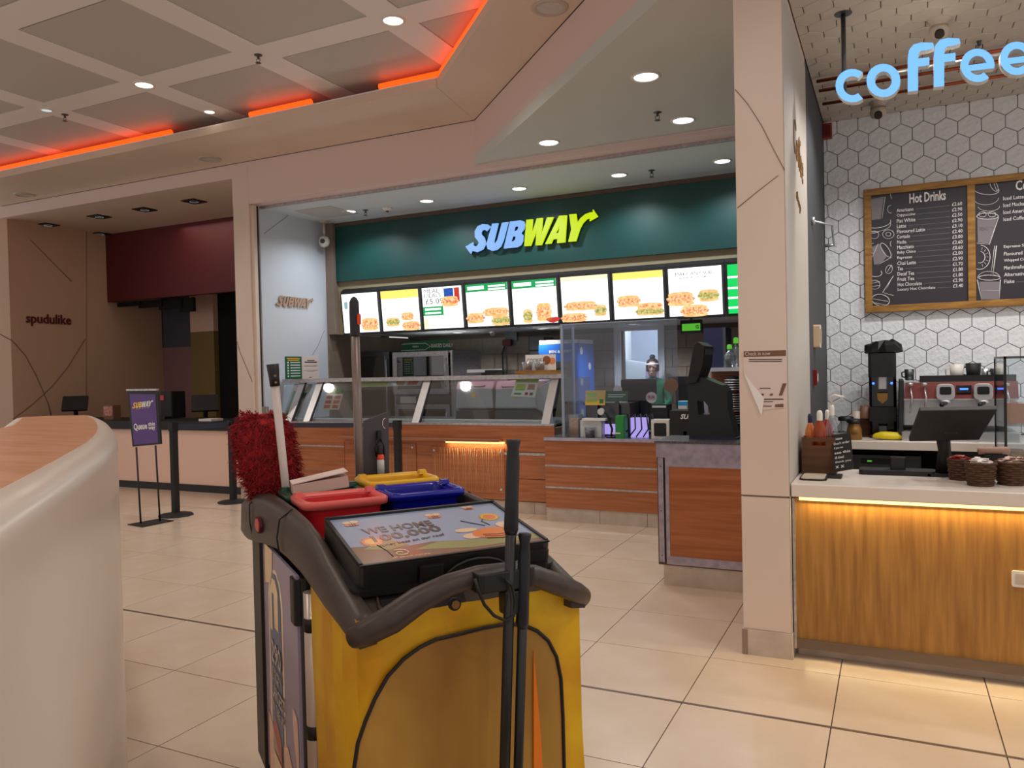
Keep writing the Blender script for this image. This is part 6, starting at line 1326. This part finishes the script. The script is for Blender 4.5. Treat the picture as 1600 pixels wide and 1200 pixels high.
def carthing(name, label, cat, lx_, ly_, lz_, group=None):
    p = cm @ V((lx_, ly_, lz_)); t = thing(name, label, cat, p, CA, group); return t
def cl2(t, mb, name, **k):
    inv = wm(t).inverted() @ cm; mb.v = [inv @ v for v in mb.v]; return mb.build(name, t, True, **k)
# buckets
def bucket(x0, x1, y0, y1, zt, body, rim_, label, inner=None):
    t = carthing('bucket', label, 'bucket', (x0+x1)/2, (y0+y1)/2, .82, 'coloured buckets in the cart')
    def ring(a, z, r=.03):
        pts = []
        for cx, cy, st in ((x1-a-r, y1-a-r, 0), (x0+a+r, y1-a-r, 1), (x0+a+r, y0+a+r, 2), (x1-a-r, y0+a+r, 3)):
            for k in range(5): t_ = (st+k/4)*math.pi/2; pts.append(C(cx+r*math.cos(t_), cy+r*math.sin(t_), z))
        return pts
    q = MB(); q.loft([ring(.045, .825), ring(.012, zt-.03), ring(.008, zt-.012)], body, True, caps=True)
    q = MB(); q.loft([ring(.045, .825), ring(.012, zt-.02)], body, True, caps=False); q.loft([ring(.05, .83), ring(.02, zt-.01)], body, True, caps=False); q.poly(ring(.045, .825), body); q.poly(ring(.05, .83), body)
    cl2(t, q, 'body')
    q = MB(); q.loft([ring(.014, zt-.03), ring(-.002, zt-.022), ring(-.003, zt-.006), ring(.003, zt), ring(.016, zt-.002), ring(.021, zt-.014)], rim_, True, caps=False)
    q.loft([[C(x0+.0, y1-.07, zt-.004), C(x0+.03, y1-.07, zt-.004), C(x0+.03, y1-.04, zt-.004), C(x0, y1-.04, zt-.004)], [C(x0+.004, y1-.066, zt+.010), C(x0+.026, y1-.066, zt+.010), C(x0+.026, y1-.044, zt+.010), C(x0+.004, y1-.044, zt+.010)]], rim_)
    q.loft([[C(x1-.03, y1-.07, zt-.004), C(x1, y1-.07, zt-.004), C(x1, y1-.04, zt-.004), C(x1-.03, y1-.04, zt-.004)], [C(x1-.026, y1-.066, zt+.010), C(x1-.004, y1-.066, zt+.010), C(x1-.004, y1-.044, zt+.010), C(x1-.026, y1-.044, zt+.010)]], rim_)
    cl2(t, q, 'rim'); return t
bucket(-.245, .0, .36, .56, 1.108, 'red', 'redrim', 'red plastic bucket at the front left of the cart')
bucket(.005, .245, .36, .56, 1.11, 'blue', 'blue', 'dark blue plastic bucket at the front right of the cart')
bucket(-.245, .0, .57, .76, 1.10, 'green', 'green', 'dark green bucket behind the red one in the cart')
bucket(.005, .245, .57, .76, 1.12, 'yellowplastic', 'yellowplastic', 'yellow bucket behind the dark blue one in the cart')
# cardboard box on the green bucket
t = carthing('cardboard_box', 'pale cardboard box with half open lid lying on the green bucket', 'box', -.13, .64, 1.105)
bM = Mx.Translation(C(-.135, .64, 1.10)) @ Mx.Rotation(-.12, 4, 'Z') @ Mx.Rotation(-.10, 4, 'Y')
q = MB(); q.box((-.085, -.045, .001), (.085, .045, .036), 'kraft', bM); cl2(t, q, 'box', bevel=.002)
lM_ = bM @ Mx.Translation((-.085, 0, .037)) @ Mx.Rotation(-.07, 4, 'Y'); q = MB(); q.box((0, -.047, 0), (.172, .047, .003), 'paperpink', lM_); cl2(t, q, 'lid')
# yellow bag
t = carthing('waste_bag', 'yellow waste bag with black piped front flap hanging under the cart lid', 'bag', 0, -.05, .18)
def bagring(z, ex=0):
    pts = []; a, b, y0, y1 = -.262-ex*.4, .262+ex*.4, -.215-ex, .17
    for (xa_, ya_), (xb_, yb_) in (((a, y1), (a, y0)), ((a, y0), (b, y0)), ((b, y0), (b, y1)), ((b, y1), (a, y1))):
        for k in range(9):
            f = k/9; x = xa_+(xb_-xa_)*f; y = ya_+(yb_-ya_)*f; w = .006*math.sin(9*f*3+z*4)+.004*math.sin(31*f+7*z)
            pts.append(C(x+(w if xa_ == xb_ else 0), y+(w if ya_ == yb_ else 0), z))
    return pts
q = MB(); q.loft([bagring(z, e) for z, e in ((.952, .027), (.92, .026), (.86, .026), (.75, .026), (.6, .024), (.45, .026), (.3, .022), (.2, .01))], 'bagyellow', True, caps=False); cl2(t, q, 'body')
YF = -.247
def fy(z): return -.215-(.955-z)*.07-.008 if z > .6 else -.2478
fa_pts = [(880, 1200), (878, 1120), (875, 1060), (868, 1025), (855, 1000), (838, 985), (815, 975), (790, 974), (755, 980), (715, 990), (680, 998), (655, 1010), (630, 1028), (605, 1055), (585, 1090), (570, 1125), (558, 1160), (552, 1200)]
bn = (cm.to_3x3() @ V((0, -1, 0))).normalized()
def BP(px, py, o=0): 
    p = PN(px, py, bn, cm @ V((0, YF-o, 0))); return ci @ p
arcp = [BP(*a, .001) for a in fa_pts]; arcp[0].z = min(arcp[0].z, .47)
lo = [C(.258, YF-.001, .22), C(-.245, YF-.001, .22)]
arcp = [C(min(p.x, .262), p.y, p.z) for p in arcp]
q = MB(); q.extr(arcp+[C(-.246, YF-.001, .22), C(.262, YF-.001, .22)], (0, -.004, 0), 'bagflap'); cl2(t, q, 'front_flap')
q = MB(); q.tube([C(.264, YF-.006, .22)]+[p+V((0, -.005, 0)) for p in arcp]+[C(-.248, YF-.006, .22)], .0045, 'piping', 8); cl2(t, q, 'piping')
q = MB(); q.prism3([C(.12, YF-.006, .22), C(.16, YF-.006, .22), C(.15, YF-.007, .6), C(.135, YF-.007, .82)], [C(.12, YF-.012, .22), C(.16, YF-.009, .22), C(.15, YF-.010, .6), C(.135, YF-.010, .82)], 'bagorange'); cl2(t, q, 'fold')
q = MB(); p = BP(709, 943, .03); q.cyl(p, p+V((0, -.008, 0)), .014, 'piping'); q.cyl(p+V((0, -.008, 0)), p+V((0, -.012, 0)), .009, 'gold'); cl2(t, q, 'eyelet')
# black poles clipped to the handle
def cpole(x, y, ztop, zbot, r, label, dx=0):
    t = carthing('tool_pole', label, 'pole', x-dx, y, zbot, 'black tool poles on the cart handle')
    T = C(x, y, ztop); Bm = C(x-dx, y, zbot); d = (T-Bm).normalized()
    q = MB(); q.cyl(Bm, T-d*.05, r, 'cartblack'); cl2(t, q, 'shaft')
    q = MB(); q.tube([T-d*.20, T-d*.19, T-d*.12, T-d*.05, T-d*.02, T-d*.004, T], [r*1.02, r*1.35, r*1.25, r*1.28, r*1.05, r*1.35, r*1.25], 'gripblack' if 1 else 'black', 14); cl2(t, q, 'grip'); return t
cpole(.041, -.362, 1.318, .19, .0115, 'taller black tool pole with ribbed grip clipped to the cart handle', .062)
cpole(.060, -.368, 1.118, .19, .0105, 'shorter black tool pole right beside the taller one on the cart handle', .052)
q = MB(); q.rbox((-.05, -.372, 1.003), (.085, -.30, 1.045), 'cartblack', .012); q.rbox((.01, -.372, .95), (.06, -.33, 1.0), 'cartblack', .01); q.build('pole_clamp', cart, True, bevel=.004)
hs = [ci @ PN(px, py, bn, cm @ V((0, -.385, 0))) for px, py in ((742, 905), (748, 925), (757, 945), (772, 962), (790, 970), (803, 962), (805, 940), (800, 915), (790, 905))]
MB().tube(hs, .0035, 'black', 6).build('strap_loop', cart, True)
# rear tools
t = carthing('mop', 'fluffy dark red dusting mop head standing upright at the back left of the cart', 'mop', -.25, .90, .20)
q = MB(); q.cyl(C(-.25, .905, .185), C(-.25, .905, 1.36), .011, 'polegrey'); cl2(t, q, 'handle')
cores = [(C(-.265, .905, 1.335), .055), (C(-.262, .905, 1.29), .09), (C(-.256, .905, 1.23), .095), (C(-.246, .905, 1.17), .096), (C(-.236, .905, 1.11), .09), (C(-.238, .905, 1.06), .06), (C(-.24, .905, 1.04), .045)]
q = MB(); rg = []
for c_, r_ in cores: rg.append([c_+V((r_*math.cos(6.283*k/16)*1.0, r_*.65*math.sin(6.283*k/16), 0)) for k in range(16)])
q.loft(rg, 'mopred', True); cl2(t, q, 'pad')
rnd = random.Random(3); q = MB()
for i in range(2600):
    j = rnd.uniform(0, len(cores)-1.001); k = int(j); f = j-k; c_ = cores[k][0]*(1-f)+cores[k+1][0]*f; r_ = cores[k][1]*(1-f)+cores[k+1][1]*f
    a_ = rnd.uniform(0, 6.283); d_ = V((math.cos(a_), .65*math.sin(a_), rnd.uniform(-.25, .45)+(.7 if j < .5 else 0))).normalized(); p = c_+V((r_*math.cos(a_)*.93, r_*.6*math.sin(a_), 0))
    L_ = rnd.uniform(.018, .042); w1 = V((rnd.uniform(-1, 1), rnd.uniform(-1, 1), rnd.uniform(-1, 1)))*.008; e1 = p+d_*L_*.5+w1; e2 = p+d_*L_*.8+V((rnd.uniform(-.01, .01), rnd.uniform(-.01, .01), -.013)); s_ = d_.orthogonal().normalized()*.0017; s2 = d_.cross(s_).normalized()*.0017
    q.add([p+s_, p-s_*.5+s2, p-s_*.5-s2, e1+s_, e1-s_*.5+s2, e1-s_*.5-s2, e2], [(0, 1, 4, 3), (1, 2, 5, 4), (2, 0, 3, 5), (3, 4, 6), (4, 5, 6), (5, 3, 6)], 'mopred')
cl2(t, q, 'yarn', kind='stuff')
t = carthing('white_pole', 'white tool pole with black screwed cap standing before the red mop', 'pole', -.19, .80, .20)
q = MB(); T, Bm = C(-.236, .80, 1.43), C(-.19, .80, .82); q.cyl(Bm, T, .0125, 'polewhite', r2=.0135); cl2(t, q, 'shaft')
T2 = C(-.242, .80, 1.502); d = (T2-T).normalized(); q = MB(); q.tube([T-d*.0, T+d*.03, T+d*.05, T2], [.016, .017, .019, .02], 'gripblack', 12); [q.cyl(T+d*z_+V((0, -.016, 0)), T+d*z_+V((0, -.021, 0)), .004, 'gold', n=8) for z_ in (.012, .034)]; cl2(t, q, 'cap')
t = carthing('tall_pole', 'tallest grey tool pole with a rounded black grip and orange patch', 'pole', .05, .86, .2)
q = MB(); T, Bm = C(.052, .86, 1.60), C(.058, .86, .82); q.cyl(Bm, T, .0155, 'polegrey'); cl2(t, q, 'shaft')
q = MB(); q.tube([C(.052, .86, 1.595), C(.052, .86, 1.60), C(.051, .86, 1.68), C(.051, .86, 1.715), C(.051, .86, 1.728), C(.051, .86, 1.734)], [.017, .0175, .0175, .0165, .011, .003], 'gripblack', 16); cl2(t, q, 'grip')
q = MB(); q.rbox((.055, .838, 1.635), (.068, .845, 1.672), 'orange', .004, ax=1); cl2(t, q, 'patch')
t = carthing('folded_sign', 'flat dark grey board with slanted top standing upright behind the yellow bucket', 'board', .12, .87, .82)
q = MB(); q.extr([C(.068, .868, .82), C(.162, .868, .82), C(.170, .868, 1.327), C(.078, .868, 1.297)], (0, .012, 0), 'plategrey'); cl2(t, q, 'board', bevel=.001)
q = MB(); q.tube([C(.155+.010*math.cos(a_), .866, 1.285+.018*math.sin(a_)) for a_ in [1.4+.42*k for k in range(9)]], .0012, 'paper', 5); cl2(t, q, 'mark')
t = carthing('spray_bottle', 'small bottle with orange collar and black loop hanging on the grey board', 'bottle', .128, .85, 1.10)
q = MB(); q.lathe(C(.128, .845, 1.105), [(.001, 0), (.013, 0), (.013, .05), (.011, .055)], 'tray', 12); cl2(t, q, 'body')
q = MB(); q.lathe(C(.128, .845, 1.160), [(.0125, 0), (.0125, .015), (.009, .018)], 'orange', 12); cl2(t, q, 'collar')
q = MB(); q.lathe(C(.128, .845, 1.178), [(.010, 0), (.010, .025), (.006, .03)], 'softblack', 12); q.tube([C(.115, .845, 1.17), C(.110, .845, 1.20), C(.120, .845, 1.232), C(.132, .845, 1.235), C(.142, .845, 1.205), C(.140, .845, 1.17)], .0035, 'black', 6); q.rbox((.12, .848, 1.22), (.136, .866, 1.26), 'softblack', .004); cl2(t, q, 'loop')
